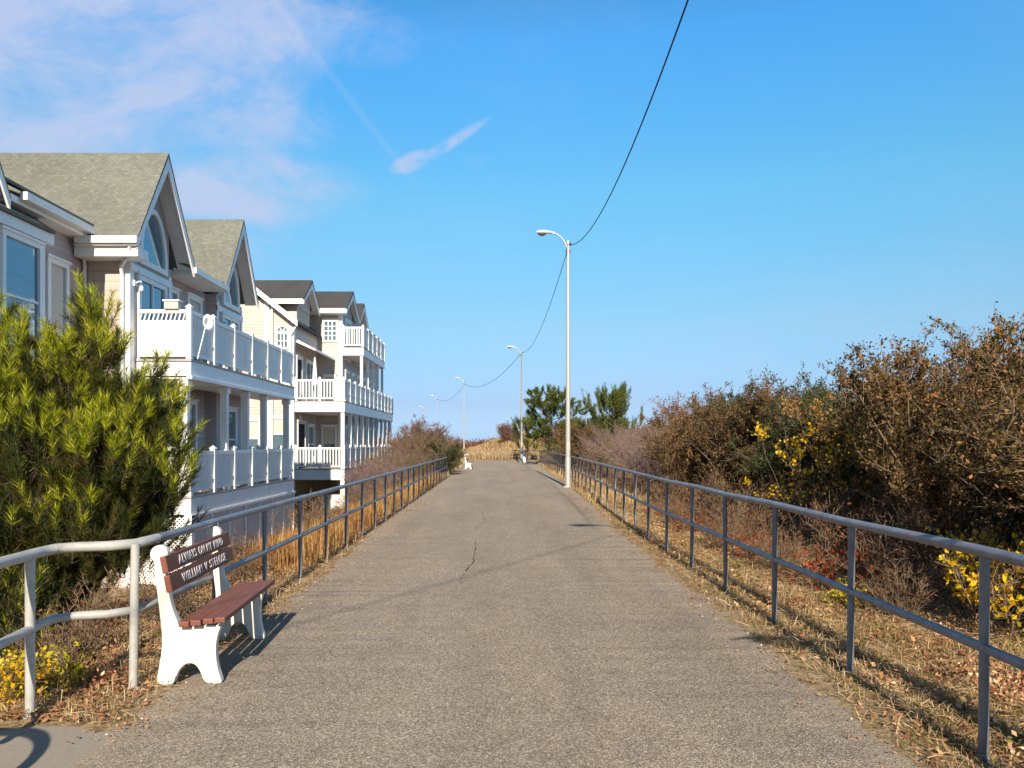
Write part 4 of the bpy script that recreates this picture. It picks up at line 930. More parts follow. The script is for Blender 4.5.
proto('green', 'green_shrub', shrub_geo(17, 2.2, 1.2, 18, 14, 10, 15000, 0.065, 0.02, 0.6, 0.18, lf_low=0.05), 'bark_dark', 'l_green')
proto('tuft', 'dry_stem_clump', shrub_geo(18, 1.2, 0.55, 34, 6, 3, 700, 0.05, 0.006, 0.9, 0.16), 'bark_tan', 'l_russet', 'weed')
proto('yellow', 'yellow_leaved_plant', shrub_geo(19, 0.9, 0.5, 12, 8, 5, 900, 0.060, 0.008, 0.9, 0.14, lf_low=0.2, aspect=0.7), 'bark_tan', 'l_yellow', 'plant')
proto('yellow2', 'yellow_leaved_plant', shrub_geo(20, 0.55, 0.42, 12, 7, 5, 950, 0.046, 0.006, 0.9, 0.12, lf_low=0.0, aspect=0.7), 'bark_tan', 'l_lime', 'plant')
proto('red', 'red_leaved_plant', shrub_geo(21, 0.6, 0.5, 12, 7, 4, 520, 0.06, 0.006, 0.9, 0.12, lf_low=0.1), 'bark_tan', 'l_red', 'plant')
proto('orange', 'orange_leaved_shrub', shrub_geo(22, 3.1, 1.0, 12, 11, 8, 5200, 0.065, 0.016, 0.7, lf_low=0.6), 'bark_tan', 'l_orange')
proto('vine', 'yellow_leaved_vine', shrub_geo(23, 2.4, 0.62, 7, 8, 6, 1100, 0.062, 0.010, 0.8, 0.2, lf_low=0.62, aspect=0.8), 'bark_grey', 'l_yellow', 'vine')
G1 = 'tangled shrubs behind the right railing'
# front row, near to far
plant('olive2', 5.5, 5.6, 1.0, 'olive brown shrub with pale stems at the right edge of the photo, nearest the camera', group=G1)
plant('olive', 6.3, 7.9, 0.80, 'tall olive brown shrub behind the bright yellow leaves at the far right', group=G1)
plant('olive2', 5.95, 9.6, 1.0, 'tall tan stemmed shrub where the high right thicket steps down to the lower one', group=G1, sz=1.12)
plant('olive', 7.6, 10.8, 1.0, 'tallest dense shrub in the high thicket at right', group=G1)
plant('olive3', 7.8, 7.4, 1.05, 'dark green tinted shrub deep in the high thicket at the right edge', group=G1)
plant('olive2', 9.6, 13.6, 0.98, 'olive shrub rising behind the orange leaved one', group=G1)
plant('olive3', 6.3, 13.4, 0.95, 'dark shadowy shrub left of the yellow vine', group=G1)
plant('russet', 7.4, 15.6, 0.98, 'brown shrub topped with reddish twigs in the middle of the right thicket', group=G1)
plant('olive', 6.0, 16.6, 0.98, 'rounded olive topped shrub left of the yellow vine in the right thicket', group=G1)
plant('olive2', 5.4, 19.3, 0.96, 'tan and olive shrub with pale stems over the railing in mid distance', group=G1)
plant('olive3', 6.6, 21.0, 1.08, 'dark round shrub standing right of the mauve bare twig shrubs', group=G1)
plant('bare', 5.3, 23.5, 0.98, 'mauve grey bare twig shrub in front, right of the two small pines', group=G1)
plant('russet', 7.1, 25.0, 1.15, 'reddish brown shrub rising behind the mauve bare twig shrub', group=G1)
plant('bare', 5.5, 27.8, 0.95, 'second mauve bare twig shrub along the right railing', group=G1)
plant('orange', 5.9, 12.6, 0.90, 'orange leaved shrub poking out of the thicket above the yellow vine', group=G1)
plant('orange', 7.6, 30, 1.0, 'small orange crown above the mauve shrubs right of the pines', group=G1)
plant('bare2', 5.2, 32.0, 1.0, 'tan bare twig shrub below the pine with tall candles', group=G1)
plant('bare', 5.6, 36.5, 1.02, 'far mauve bare shrub in front of the windswept pine', group=G1)
plant('olive2', 4.8, 41.0, 1.0, 'olive yellow shrub right behind the tallest lamp post', group=G1)
plant('green', 5.3, 45.0, 1.25, 'dark green shrub filling the gap between the far pines behind the right railing', group=G1)
plant('green', 4.4, 52.0, 1.1, 'dark green shrub at the foot of the windswept pine', group=G1)
plant('bare2', 4.9, 47.0, 0.95, 'tan brown shrub at the far end of the right railing', group=G1)
rg = random.Random(8); species = ['olive', 'olive2', 'olive3', 'russet', 'russet', 'bare', 'olive2']
k = 0
for row, (x0, dx) in enumerate(((9.6, 0), (12.6, 0), (16.0, 0), (20.5, 0))):
    y = 7.0 + row * 1.3
    while y < 62:
        x = x0 + rg.uniform(-0.8, 0.8); sp_ = rg.choice(species); 
        s_ = rg.uniform(0.95, 1.08) * (0.98 if row < 2 else 1.12) * (0.95 if y < 14 else 0.95)
        if x / y < 0.75:
            plant(sp_, x, y, s_, {'olive': 'dense olive brown shrub in the back rows of the right thicket', 'olive2': 'tan stemmed olive shrub in the back rows of the right thicket', 'olive3': 'dark green shrub in the back rows of the right thicket', 'russet': 'russet leaved shrub in the back rows of the right thicket', 'bare': 'bare mauve shrub in the back rows of the right thicket'}[sp_],
                  group='%s in the back rows of the right thicket' % {'olive': 'dense olive shrubs', 'olive2': 'tan stemmed shrubs', 'olive3': 'dark green shrubs', 'russet': 'russet shrubs', 'bare': 'bare shrubs'}[sp_])
        y += rg.uniform(2.6, 3.6) * (1 + row * 0.1)
# low plants between railing and thicket
plant('yellow', 4.3, 6.3, 1.1, 'bright yellow leaved plant behind the right railing at the right edge of the photo')
plant('yellow', 5.0, 7.6, 1.0, 'golden leaved plant half hidden in dark twigs left of the bright yellow one', sz=1.2)
plant('red', 3.75, 8.4, 1.15, 'red leaved low plant behind the second near post of the right railing')
plant('red', 3.5, 10.4, 0.85, 'smaller rusty red plant left of the larger red one behind the railing')
for x_, y_, s_, lb_ in ((3.3, 13.4, 0.8, 'rusty red low plant close behind the right railing in mid distance'), (3.6, 16.5, 0.9, 'far rusty red low plant behind the right railing'), (4.4, 9.4, 0.9, 'dark red plant at the foot of the thicket step')):
    plant('red', x_, y_, s_, lb_)
for x_, y_, s_, lb_ in ((3.5, 9.4, 0.55, 'short dry weeds between the two near red plants'), (3.3, 11.4, 0.55, 'short dry weeds just past the smaller red plant'), (3.7, 7.0, 0.5, 'short dry weeds in front of the bright yellow plant'), (3.4, 14.8, 0.6, 'short dry weeds close to the right railing in mid distance'), (4.6, 7.1, 0.8, 'dry weeds right behind the bright yellow plant')):
    plant('tuft', x_, y_, s_, lb_, group='dry stems behind the right railing')
plant('yellow2', 3.45, 7.5, 0.6, 'small yellow green sprig beside the red leaved plant')
plant('vine', 4.85, 11.9, 0.95, 'yellow leaved vine climbing the dark thicket below the orange shrub')
plant('vine', 4.55, 12.6, 0.52, 'lower small yellow vine just above the right railing')
plant('tuft', 4.3, 8.4, 0.9, 'pale dry stems standing right of the red plant', group='dry stems behind the right railing')
plant('tuft', 4.9, 10.9, 1.0, 'dry brown weeds at the foot of the thicket step', group='dry stems behind the right railing')
plant('tuft', 4.6, 6.0, 0.8, 'dry tangle beneath the bright yellow plant', group='dry stems behind the right railing')
for i, (x, y) in enumerate([(4.6, 13.2), (4.3, 15.5), (4.9, 17.2), (4.2, 18.6), (4.4, 21), (4.1, 24), (4.3, 27), (4.2, 30.5), (4.3, 34), (4.2, 38), (4.2, 43), (5.7, 11.2), (3.9, 12.3)]):
    plant('tuft', x, y, 0.9, 'low tan weed clump along the foot of the right thicket', group='low tan weed clumps along the right thicket')
# left bank
G2 = 'shrubs along the left railing'
plant('bare', -4.9, 30.5, 0.88, 'mauve bare twig shrub in front of the farther house lower deck', group=G2)
plant('bare2', -4.2, 33.0, 0.95, 'grey bare shrub at the left railing', group=G2)
plant('bare2', -3.9, 37.5, 1.18, 'tallest grey bare shrub on the left with russet leaves behind it', group=G2, z=-0.1)
plant('bare', -5.2, 36.0, 1.15, 'pale bare shrub beside the corner of the farther house', group=G2)
plant('russet', -4.6, 42.0, 1.12, 'russet topped shrub on the left rising above the bare twigs', group=G2, z=-0.2)
plant('russet', -3.8, 45.5, 0.85, 'lower russet shrub between the bare twigs and the green shrub', group=G2)
plant('green', -3.0, 37.6, 0.92, 'green rounded shrub at the end of the left railing beside the far bench', group=G2)
plant('green', -3.1, 41.2, 0.9, 'farther green shrub overhanging the left path edge', group=G2)
plant('green', -5.5, 39.0, 1.2, 'yellow green shrub against the far end of the farther house', group=G2)
plant('green', -7.5, 29.0, 0.62, 'dark green low shrub in the gap between the two houses', group=G2, z=-1.4)
plant('green', -9.0, 27.0, 0.7, 'dark hedge shrub behind the nearest house lattice', group=G2, z=-1.4)
plant('bare2', -4.6, 52.0, 0.9, 'distant tan shrub beyond the far bench', group=G2)
plant('russet', -6.0, 56.0, 0.9, 'distant russet shrub beyond the far bench', group=G2)
plant('yellow2', -2.93, 4.95, 0.78, 'yellow green leafy plant at the left between the pale railing posts')
plant('yellow', -3.05, 4.72, 0.50, 'golden leaved plant left of the pale railing post near the corner')
plant('yellow2', -3.5, 5.1, 0.7, 'yellow leaved plant at the left edge under the pine')
plant('tuft', -3.0, 6.9, 0.62, 'dry brown weeds behind the near bench', group='dry weeds on the left bank')
plant('tuft', -3.25, 5.9, 0.6, 'dry weeds in shade under the pine beside the near bench', group='dry weeds on the left bank')
plant('tuft', -3.1, 8.8, 0.6, 'dry weeds on the bank beyond the near bench', group='dry weeds on the left bank')
for i, (x, y) in enumerate([(-3.2, 13), (-3.6, 15.5), (-3.2, 18), (-3.8, 20.5), (-3.3, 23), (-3.9, 25.5), (-3.3, 28), (-4.6, 23)]):
    plant('tuft', x, y, 0.75, 'tan weed clump on the bank below the left railing', group='tan weed clumps on the left bank')
# added out of view as a stand-in for the unknown source of the verge shadow
# sapling shape, bent so that its shadow falls along the verge
o = empty('shadow_caster', (2.86, 2.55, -0.05), 'added sapling shape that casts the verge shadow, out of view at right', 'shadow caster')
b = MB(); b.tube([(0, 0, -0.1), (0.02, 0.03, 0.6), (0.0, 0.06, 1.2), (-0.05, 0.1, 1.65), (-0.2, 0.14, 1.95), (-0.42, 0.16, 2.08), (-0.72, 0.16, 2.10), (-0.9, 0.16, 2.05)], [0.055, 0.05, 0.046, 0.042, 0.036, 0.028, 0.018, 0.008], 8); b.build('trunk', M['bark_grey'], o)
rg = np.random.default_rng(9); S_ = np.array([[0.0, 0.03 + 0.03 * k / 30, 0.5 + 0.04 * k] for k in range(30)] + [[-0.08 - 0.028 * k, 0.14, 1.80 + 0.011 * k] for k in range(24)])
st_ = branch(S_, rg.normal(0, 0.6, (54, 3)) + np.array([0.0, 0, 0.35]), rg.uniform(0.10, 0.24, 54), 4, 0.2, rg); v_, q_ = tubes(st_, 0.006, 0.002, 4); npmesh('twigs', v_, q_, M['bark_grey'], o, True)
ix_ = rg.integers(0, 54, 1300); pp_, _ = at_t(st_, ix_, rg.uniform(0.1, 1, 1300)); v_, f_ = leaves(pp_ + rg.normal(0, 0.015, (1300, 3)), 0.042, rg, 0.2); npmesh('foliage', v_, f_, M['l_olive'], o)

# ---- pines
def pine_geo(seed, H, Rad, nlimb, nsh, nnd, nl, nw, crown0=0.18, shl=(0.16, 0.30), lean=(0, 0), flat=1.0, up=0.9):
    rg = np.random.default_rng(seed)
    tz = np.linspace(0, 1, 8); P0 = np.stack([lean[0] * tz ** 1.5 + 0.08 * np.sin(tz * 5), lean[1] * tz ** 1.5 + 0.06 * np.cos(tz * 4), -0.2 + (H * 0.9 + 0.2) * tz], 1)[None]
    parts = [tubes(P0, H * 0.028, 0.02, 8)]
    t = np.sort(rg.uniform(crown0, 0.99, nlimb)); s1, _ = at_t(P0, np.zeros(nlimb, int), t)
    an = rg.uniform(0, 2 * np.pi, nlimb); prof = np.sin(np.clip((t - crown0) / (1 - crown0), 0, 1) * np.pi * 0.80 + 0.45) ** 0.8
    Ln = Rad * (0.35 + 0.75 * prof) * rg.uniform(0.75, 1.15, nlimb)
    d = np.stack([np.cos(an), np.sin(an), 0.25 + 0.5 * t], 1)
    P1 = branch(s1, d, Ln, 7, 0.14, rg, 0.07)
    parts.append(tubes(P1, H * 0.010 * (1.2 - 0.6 * t), 0.008, 5))
    n2 = nlimb * 9; idx = np.repeat(np.arange(nlimb), 9); t2 = rg.uniform(0.25, 1, n2); s2, d2 = at_t(P1, idx, t2)
    P2 = branch(s2, unit(d2 * 0.8 + rg.normal(0, 0.55, (n2, 3)) + np.array([0, 0, 0.35])), Rad * rg.uniform(0.14, 0.42, n2), 4, 0.15, rg, 0.14)
    parts.append(tubes(P2, 0.010, 0.006, 4))
    # shoots: mostly at branch ends, pointing up and out
    idx = rg.integers(0, n2, nsh); t3 = rg.uniform(0.35, 1, nsh); s3, d3 = at_t(P2, idx, t3)
    cen = np.array([lean[0] * 0.5, lean[1] * 0.5, H * 0.45]); outw = unit(s3 - cen)
    dd = unit(d3 * 0.5 + outw * 0.45 + rg.normal(0, 0.28, (nsh, 3)) + np.array([0, 0, up]))
    Ls = rg.uniform(*shl, nsh); e3 = s3 + dd * Ls[:, None]
    parts.append(tubes(np.stack([s3, (s3 + e3) / 2, e3], 1), 0.006, 0.003, 3))
    # needles
    m = nsh * nnd; ix = np.repeat(np.arange(nsh), nnd); tt = rg.uniform(0.0, 1.0, m); base = s3[ix] + dd[ix] * (Ls[ix] * tt)[:, None]
    rad_ = rg.normal(0, 1, (m, 3)); rad_ -= dd[ix] * np.sum(rad_ * dd[ix], 1, keepdims=True); rad_ = unit(rad_)
    nd = unit(dd[ix] * (0.55 + 0.5 * tt)[:, None] + rad_ * 0.75 + rg.normal(0, 0.12, (m, 3)))
    ln = nl * rg.uniform(0.7, 1.15, m)[:, None]; side = unit(np.cross(nd, rg.normal(0, 1, (m, 3)))) * nw
    Vn = np.stack([base - side * 0.5, base + side * 0.5, base + nd * ln], 1).reshape(-1, 3)
    # candle buds at the shoot tips
    return cat(parts), (Vn, np.arange(m * 3).reshape(m, 3)), (e3, dd)
def lobed_pine_geo(seed, base, lobes, trunk_h, nnd, nl, nw, dens=92, shl=(0.18, 0.48)):
    """a bushy pine whose crown is a set of needle masses carried by limbs; lobes: (x, y, z, radius) in world space"""
    rg = np.random.default_rng(seed); base = np.array(base); parts = []
    tz = np.linspace(0, 1, 8)
    for k in range(3):
        off = rg.normal(0, 0.35, 2); P0 = np.stack([off[0] * tz ** 1.3, off[1] * tz ** 1.3, -0.2 + (trunk_h * (0.9 - 0.12 * k) + 0.2) * tz], 1)[None]
        parts.append(tubes(P0, 0.085 - 0.015 * k, 0.02, 8))
    Ss, Es, Ds, Qs = [], [], [], []
    for (lx, ly, lz, lr) in lobes:
        c = np.array([lx, ly, lz]) - base
        st = np.array([c[0] * 0.12, c[1] * 0.12, max(0.1, c[2] - np.hypot(c[0], c[1]) * 0.75 - 0.2)])
        t = np.linspace(0, 1, 7)[:, None]; limb = st + (c - st) * t + np.array([0, 0, -0.12]) * np.sin(t * np.pi); limb[1:-1] += rg.normal(0, 0.03, (5, 3))
        parts.append(tubes(limb[None], 0.04, 0.018, 6))
        n = int(dens * lr ** 2 * 4); d = unit(rg.normal(0, 1, (n, 3)) * np.array([1, 1, 0.9]) + np.array([0, 0, 0.12])); q = rg.uniform(0.25, 1, (n, 1)) ** 0.55
        lump = 1 + 0.18 * np.sin(d[:, :1] * 6 + lx * 9) * np.cos(d[:, 2:] * 5 + lz * 7)
        tip = c + d * q * lr * lump; root_ = c + (tip - c) * rg.uniform(0.0, 0.35, (n, 1)) - np.array([0, 0, 0.10]) * lr
        midp = (root_ + tip) / 2 + np.array([0, 0, -0.05]) + rg.normal(0, 0.02, (n, 3))
        sel = rg.random(n) < 0.5; parts.append(tubes(np.stack([root_, midp, tip], 1)[sel], 0.010, 0.005, 3))
        dd = unit(d * 0.55 + np.array([0, 0, 1.05]) + rg.normal(0, 0.17, (n, 3))); Ls = rg.uniform(*shl, n)
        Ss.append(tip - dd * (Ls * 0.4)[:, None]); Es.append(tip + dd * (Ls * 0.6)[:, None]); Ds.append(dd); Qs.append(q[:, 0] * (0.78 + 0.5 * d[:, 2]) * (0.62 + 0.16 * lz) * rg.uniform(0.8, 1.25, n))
    S, E_, D_ = np.concatenate(Ss), np.concatenate(Es), np.concatenate(Ds); nsh = len(S)
    parts.append(tubes(np.stack([S, (S + E_) / 2, E_], 1), 0.006, 0.003, 3))
    m = nsh * nnd; ix = np.repeat(np.arange(nsh), nnd); tt = rg.uniform(0, 1, m)[:, None]; bs = S[ix] + (E_ - S)[ix] * tt
    rad_ = rg.normal(0, 1, (m, 3)); rad_ -= D_[ix] * np.sum(rad_ * D_[ix], 1, keepdims=True); rad_ = unit(rad_)
    nd = unit(D_[ix] * (0.6 + 0.6 * tt) + rad_ * 0.7 + rg.normal(0, 0.1, (m, 3))); ln = nl * rg.uniform(0.7, 1.15, m)[:, None]
    side = unit(np.cross(nd, rg.normal(0, 1, (m, 3)))) * nw
    Vn = np.stack([bs - side * 0.5, bs + side * 0.5, bs + nd * ln], 1).reshape(-1, 3)
    new = (np.concatenate(Qs)[ix] > 0.62) & (tt[:, 0] > 0.30) & (rg.random(m) < 0.9); nw_ = np.repeat(new, 3)  # picks needles of high, outer, upward shoots for the sunlit colour
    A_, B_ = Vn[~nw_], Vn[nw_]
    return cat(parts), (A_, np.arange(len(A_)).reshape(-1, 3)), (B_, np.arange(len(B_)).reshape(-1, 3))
def make_pine(name, label, geo, needle, group=None, buds=False):
    root = empty(name, (0, 0, 0), label, 'pine tree', group)
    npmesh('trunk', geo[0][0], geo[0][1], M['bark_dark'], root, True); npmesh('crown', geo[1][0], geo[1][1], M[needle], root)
    if isinstance(buds, str): npmesh('lit_needles', geo[2][0], geo[2][1], M[buds], root); return root
    if buds:
        e, d = geo[2]; sel = np.random.default_rng(2).random(len(e)) < 0.22; e = e[sel]; d = d[sel]
        P = np.stack([e - d * 0.01, e + d * 0.03, e + d * 0.055], 1); v_, q_ = tubes(P, 0.011, 0.003, 5); npmesh('buds', v_, q_, M['bud'], root, True)
    return root
M['bud'] = mat('pine_bud', (0.62, 0.42, 0.20), 0.6)
PB = (-4.75, 8.3, -1.0)
lob = [(-5.0, 8.1, 2.35, .42), (-4.38, 8.15, 3.08, .16), (-4.38, 8.15, 2.85, .22), (-4.36, 8.15, 2.45, .34), (-4.66, 8.2, 2.05, .5), (-4.02, 8.2, 2.15, .28), (-3.95, 8.2, 1.75, .42), (-3.68, 8.25, 2.02, .22), (-3.62, 8.25, 1.55, .32),
       (-3.70, 8.2, 1.15, .40), (-4.1, 8.0, 1.3, .58), (-4.75, 7.9, 1.45, .66), (-5.4, 7.9, 1.8, .6), (-5.45, 8.0, 2.45, .36), (-4.05, 8.2, .62, .40), (-4.3, 7.95, .65, .6), (-5.0, 7.8, .75, .70),
       (-5.7, 7.8, 1.0, .70), (-4.6, 8.7, 1.6, .6), (-5.2, 8.8, 1.8, .6), (-4.2, 8.7, .7, .6), (-5.38, 8.1, 2.85, .2), (-5.0, 8.1, 2.75, .16), (-3.62, 8.3, 1.0, .2), (-4.75, 8.0, .15, .5), (-5.2, 7.8, .1, .55), (-4.5, 8.1, .2, .36),
       (-4.15, 8.1, 2.55, .14), (-3.72, 8.2, 2.32, .12), (-4.7, 8.1, 2.6, .16)]
p1 = make_pine('pine_tree', 'big bushy yellow green pine at the left in front of the nearest house', lobed_pine_geo(31, PB, lob, 3.2, 120, 0.125, 0.0060), 'needle', 'pines at the left edge', 'needle_lit')
p1.location = PB
PB2 = (-6.3, 6.9, -1.2)
lob2 = [(-6.3, 6.8, 2.2, .7), (-5.7, 6.7, 1.6, .7), (-6.6, 6.6, 1.2, .8), (-5.5, 6.6, .7, .7), (-6.2, 6.5, .2, .8), (-6.9, 6.9, 2.5, .6)]
p2 = make_pine('pine_tree', 'second yellow green pine mostly outside the left edge of the photo', lobed_pine_geo(32, PB2, lob2, 3.0, 60, 0.11, 0.008, 110), 'needle', 'pines at the left edge', 'needle_lit')
p2.location = PB2
PB3 = (-4.1, 6.5, -0.9)
lob3 = [(-4.0, 6.3, .05, .26), (-4.15, 6.4, .22, .38), (-4.6, 6.4, .05, .40), (-3.9, 6.2, -.25, .30), (-4.45, 6.1, -.3, .35)]
p3 = make_pine('pine_tree', 'low small pine spreading under the pale railing at the left', lobed_pine_geo(33, PB3, lob3, 1.0, 70, 0.10, 0.0075), 'needle', 'pines at the left edge', 'needle_lit')
p3.location = PB3
fp = make_pine('pine_tree', 'dark windswept pine at the far end of the right railing behind the lamp posts', pine_geo(41, 6.0, 3.0, 34, 900, 42, 0.26, 0.035, 0.25, (0.30, 0.6), (-0.7, 0), up=0.35), 'needle_far', 'far pines at the right of the path end')
fp.location = (4.1, 54.5, 0); fp.scale = (0.95, 0.95, 0.72)
fp2 = make_pine('pine_tree', 'x', pine_geo(42, 5.0, 1.9, 26, 520, 42, 0.22, 0.03, 0.22, (0.35, 0.95), (0.2, 0), up=1.3), 'needle_far', 'far pines at the right of the path end')
for i, (x, y, s_, lb) in enumerate([(5.9, 39.5, 0.86, 'upright pine with tall candle tips rising above the mauve shrubs'),
                                    (6.6, 45.0, 0.62, 'smaller pine just right of the one with tall candle tips'),
                                    (6.9, 56.0, 0.62, 'yellow green pine right of the windswept dark one'),
                                    (4.7, 49.5, 0.62, 'short pine between the windswept pine and the candle tipped pine'),
                                    (2.3, 66.5, 0.75, 'low dark pine left of the windswept one, behind the second lamp post')]):
    o = fp2 if i == 0 else copy_tree(fp2)
    o.location = (x, y, float(gz(x, y)) - 0.05); o.scale = (s_ * 0.9, s_ * 0.9, s_ * 0.92); o.rotation_euler = (0, 0, i * 1.7); o['label'] = lb
# brown bush on top of the dune
plant('russet', 1.0, 84, 0.85, 'rounded brown bush on top of the straw dune')

# ---- ground cover: dry grass, litter, dune grass, far scrub
def blades(name, mt, P, h, w, rg, lean=0.5, kind='stuff', label=None, cat_=None):
    n = len(P); a = rg.uniform(0, 2 * np.pi, n); hh = h * rg.uniform(0.45, 1.25, n)
    d = np.stack([np.cos(a), np.sin(a), np.zeros(n)], 1); sd = np.stack([-np.sin(a), np.cos(a), np.zeros(n)], 1) * (w * rg.uniform(0.6, 1.3, n))[:, None]
    ln = (rg.uniform(0, 1, n) ** 1.3 * lean)[:, None]
    mid_ = P + d * (hh[:, None] * ln * 0.35) + np.array([0, 0, 1]) * (hh * 0.6)[:, None]
    tip = P + d * (hh[:, None] * ln) + np.array([0, 0, 1]) * (hh * (1.0 - 0.45 * ln[:, 0]))[:, None]
    Vv = np.stack([P - sd, P + sd, mid_ + sd * 0.7, mid_ - sd * 0.7, tip], 1).reshape(-1, 3)
    b0 = np.arange(n) * 5; T = np.concatenate([np.stack([b0, b0 + 1, b0 + 2], 1), np.stack([b0, b0 + 2, b0 + 3], 1), np.stack([b0 + 3, b0 + 2, b0 + 4], 1)])
    return tag(npmesh(name, Vv, T, mt), label, cat_, None, kind)
def scatter(n, x0, x1, y0, y1, rg, clump=0.0, cs=0.22, ypow=1.0, mask=None):
    y = y0 + (y1 - y0) * rg.uniform(0, 1, n) ** ypow; x = rg.uniform(x0, x1, n)
    if clump:
        m = int(n * clump); nc = max(1, m // 34); cy = y0 + (y1 - y0) * rg.uniform(0, 1, nc) ** ypow; cx = rg.uniform(x0, x1, nc); i = rg.integers(0, nc, m)
        x[:m] = cx[i] + rg.normal(0, cs * 0.35, m); y[:m] = cy[i] + rg.normal(0, cs * 0.35, m)
    if mask is not None: k_ = mask(x, y); x, y = x[k_], y[k_]
    return np.stack([x, y, gz(x, y) - 0.005], 1)
rg = np.random.default_rng(77)
offp = lambda x, y: (x > np.interp(y, [-20, 11, 18, 30, 62], [2.06, 2.08, 2.33, 2.6, 2.9])) | (x < -np.interp(y, [-20, 8, 14, 30, 62], [2.15, 2.13, 2.31, 2.4, 2.75]))
offp2 = lambda x, y: offp(x, y) & ~((x < -2.1) & (y < 4.35))
def edgefade(x, y):   # thin along the edge of the asphalt
    return offp2(x, y) & (rg.random(len(x)) < np.clip((np.abs(x) - 2.05) * 2.2, 0.12, 1))
blades('dry_grass', M['straw'], scatter(52000, 2.05, 8.0, 2.2, 22, rg, 0.7, 0.22, 1.5, edgefade), 0.10, 0.0028, rg, 1.9, label='short dry straw coloured grass between the right railing and the thicket', cat_='grass')
blades('dry_grass', M['straw'], scatter(30000, 2.3, 8.0, 20, 62, rg, 0.6, 0.4, 1.3, edgefade), 0.28, 0.008, rg, 1.1, label='dry grass on the right verge farther along the railing', cat_='grass')
blades('green_grass', M['greengrass'], scatter(26000, 2.08, 3.4, 3, 26, rg, 0.85, 0.22, 1.2, edgefade), 0.055, 0.0032, rg, 1.2, label='low greenish grass along the right edge of the path', cat_='grass')
blades('dry_grass', M['gold'], scatter(42000, -6.6, -2.45, 9.5, 34, rg, 0.8, 0.3, 1.2, edgefade), 0.42, 0.006, rg, 0.9, label='golden dry grass on the bank below the left railing', cat_='grass')
blades('dry_grass', M['straw'], scatter(22000, -6.0, -2.15, 4.4, 12, rg, 0.7, 0.22, 1.2, edgefade), 0.10, 0.0028, rg, 1.9, label='short dry grass around the near bench on the left', cat_='grass')
blades('green_grass', M['greengrass'], scatter(14000, -16, -3.8, 8, 36, rg, 0.6, 0.4, 1.0, edgefade), 0.16, 0.008, rg, 0.9, label='patchy green grass around the houses', cat_='grass')
blades('dry_grass', M['straw'], scatter(12000, -6, -2.4, 33, 64, rg, 0.6, 0.4, 1.0, edgefade), 0.30, 0.012, rg, 0.9, label='dry grass on the left verge toward the far bench', cat_='grass')
blades('dune_grass', M['straw'], scatter(60000, -22, 14, 69.5, 112, rg, 0.7, 0.7, 1.2), 0.55, 0.03, rg, 0.8, label='straw coloured dune grass beyond the far fence', cat_='grass')
def litter(name, P, s_, rg, label, mt='litter'):
    n = len(P); P = P + np.array([0, 0, 0.018]) + np.stack([np.zeros(n), np.zeros(n), rg.uniform(0, 0.03, n)], 1)
    a = rg.uniform(0, 2 * np.pi, n); t = rg.normal(0, 0.35, n); u = np.stack([np.cos(a), np.sin(a), t], 1); v_ = np.stack([-np.sin(a), np.cos(a), rg.normal(0, 0.35, n)], 1)
    z_ = (s_ * rg.uniform(0.4, 1.3, n))[:, None]
    V4 = np.stack([P, P + u * z_ * 0.5 + v_ * z_ * 0.3, P + u * z_, P + u * z_ * 0.5 - v_ * z_ * 0.3], 1).reshape(-1, 3)
    tag(npmesh(name, V4, np.arange(n * 4).reshape(n, 4), M[mt]), label, 'leaf litter', None, 'stuff')
litter('leaf_litter', scatter(60000, 2.06, 8.5, 2.4, 30, rg, 0.5, 0.5, 1.6, edgefade), 0.045, rg, 'brown fallen leaves and twigs on the right verge')
litter('leaf_litter', scatter(30000, -6.5, -2.12, 4.3, 24, rg, 0.5, 0.5, 1.4, edgefade), 0.045, rg, 'brown fallen leaves on the left verge around the bench')
def straws(name, P, ln, w, rg, label):
    n = len(P); P = P + np.stack([np.zeros(n), np.zeros(n), rg.uniform(0.004, 0.05, n)], 1); a = rg.uniform(0, 2 * np.pi, n)
    u = np.stack([np.cos(a), np.sin(a), rg.normal(0.05, 0.22, n)], 1) * (ln * rg.uniform(0.4, 1.6, n))[:, None]; v_ = np.stack([-np.sin(a), np.cos(a), rg.normal(0, 0.4, n)], 1) * w
    bend = np.stack([rg.normal(0, 0.02, n), rg.normal(0, 0.02, n), rg.uniform(0, 0.03, n)], 1)
    V6 = np.stack([P - v_, P + v_, P + u * 0.5 + bend + v_, P + u * 0.5 + bend - v_, P + u], 1).reshape(-1, 3); b0 = np.arange(n) * 5
    T = np.concatenate([np.stack([b0, b0 + 1, b0 + 2], 1), np.stack([b0, b0 + 2, b0 + 3], 1), np.stack([b0 + 3, b0 + 2, b0 + 4], 1)])
    tag(npmesh(name, V6, T, M['straw']), label, 'straw', None, 'stuff')
straws('fallen_straw', scatter(70000, 2.06, 8.0, 2.3, 22, rg, 0.6, 0.4, 1.6, edgefade), 0.13, 0.0022, rg, 'tangled dead straw lying on the right verge')
straws('fallen_straw', scatter(34000, -6.0, -2.12, 4.3, 18, rg, 0.6, 0.4, 1.4, edgefade), 0.13, 0.0022, rg, 'tangled dead straw lying around the bench on the left verge')
def mdebris(x, y): return rg.random(len(x)) < np.clip((np.abs(x) - 1.75) * 3, 0, 1) * 0.8
litter('edge_debris', scatter(5000, 1.78, 2.25, 2.6, 24, rg, 0.6, 0.2, 1.2, mdebris), 0.022, rg, 'crumbs of leaf and sand along the right path edge')
litter('edge_debris', scatter(4000, -2.3, -1.85, 4.0, 22, rg, 0.6, 0.2, 1.2, mdebris), 0.022, rg, 'crumbs of leaf and sand along the left path edge')
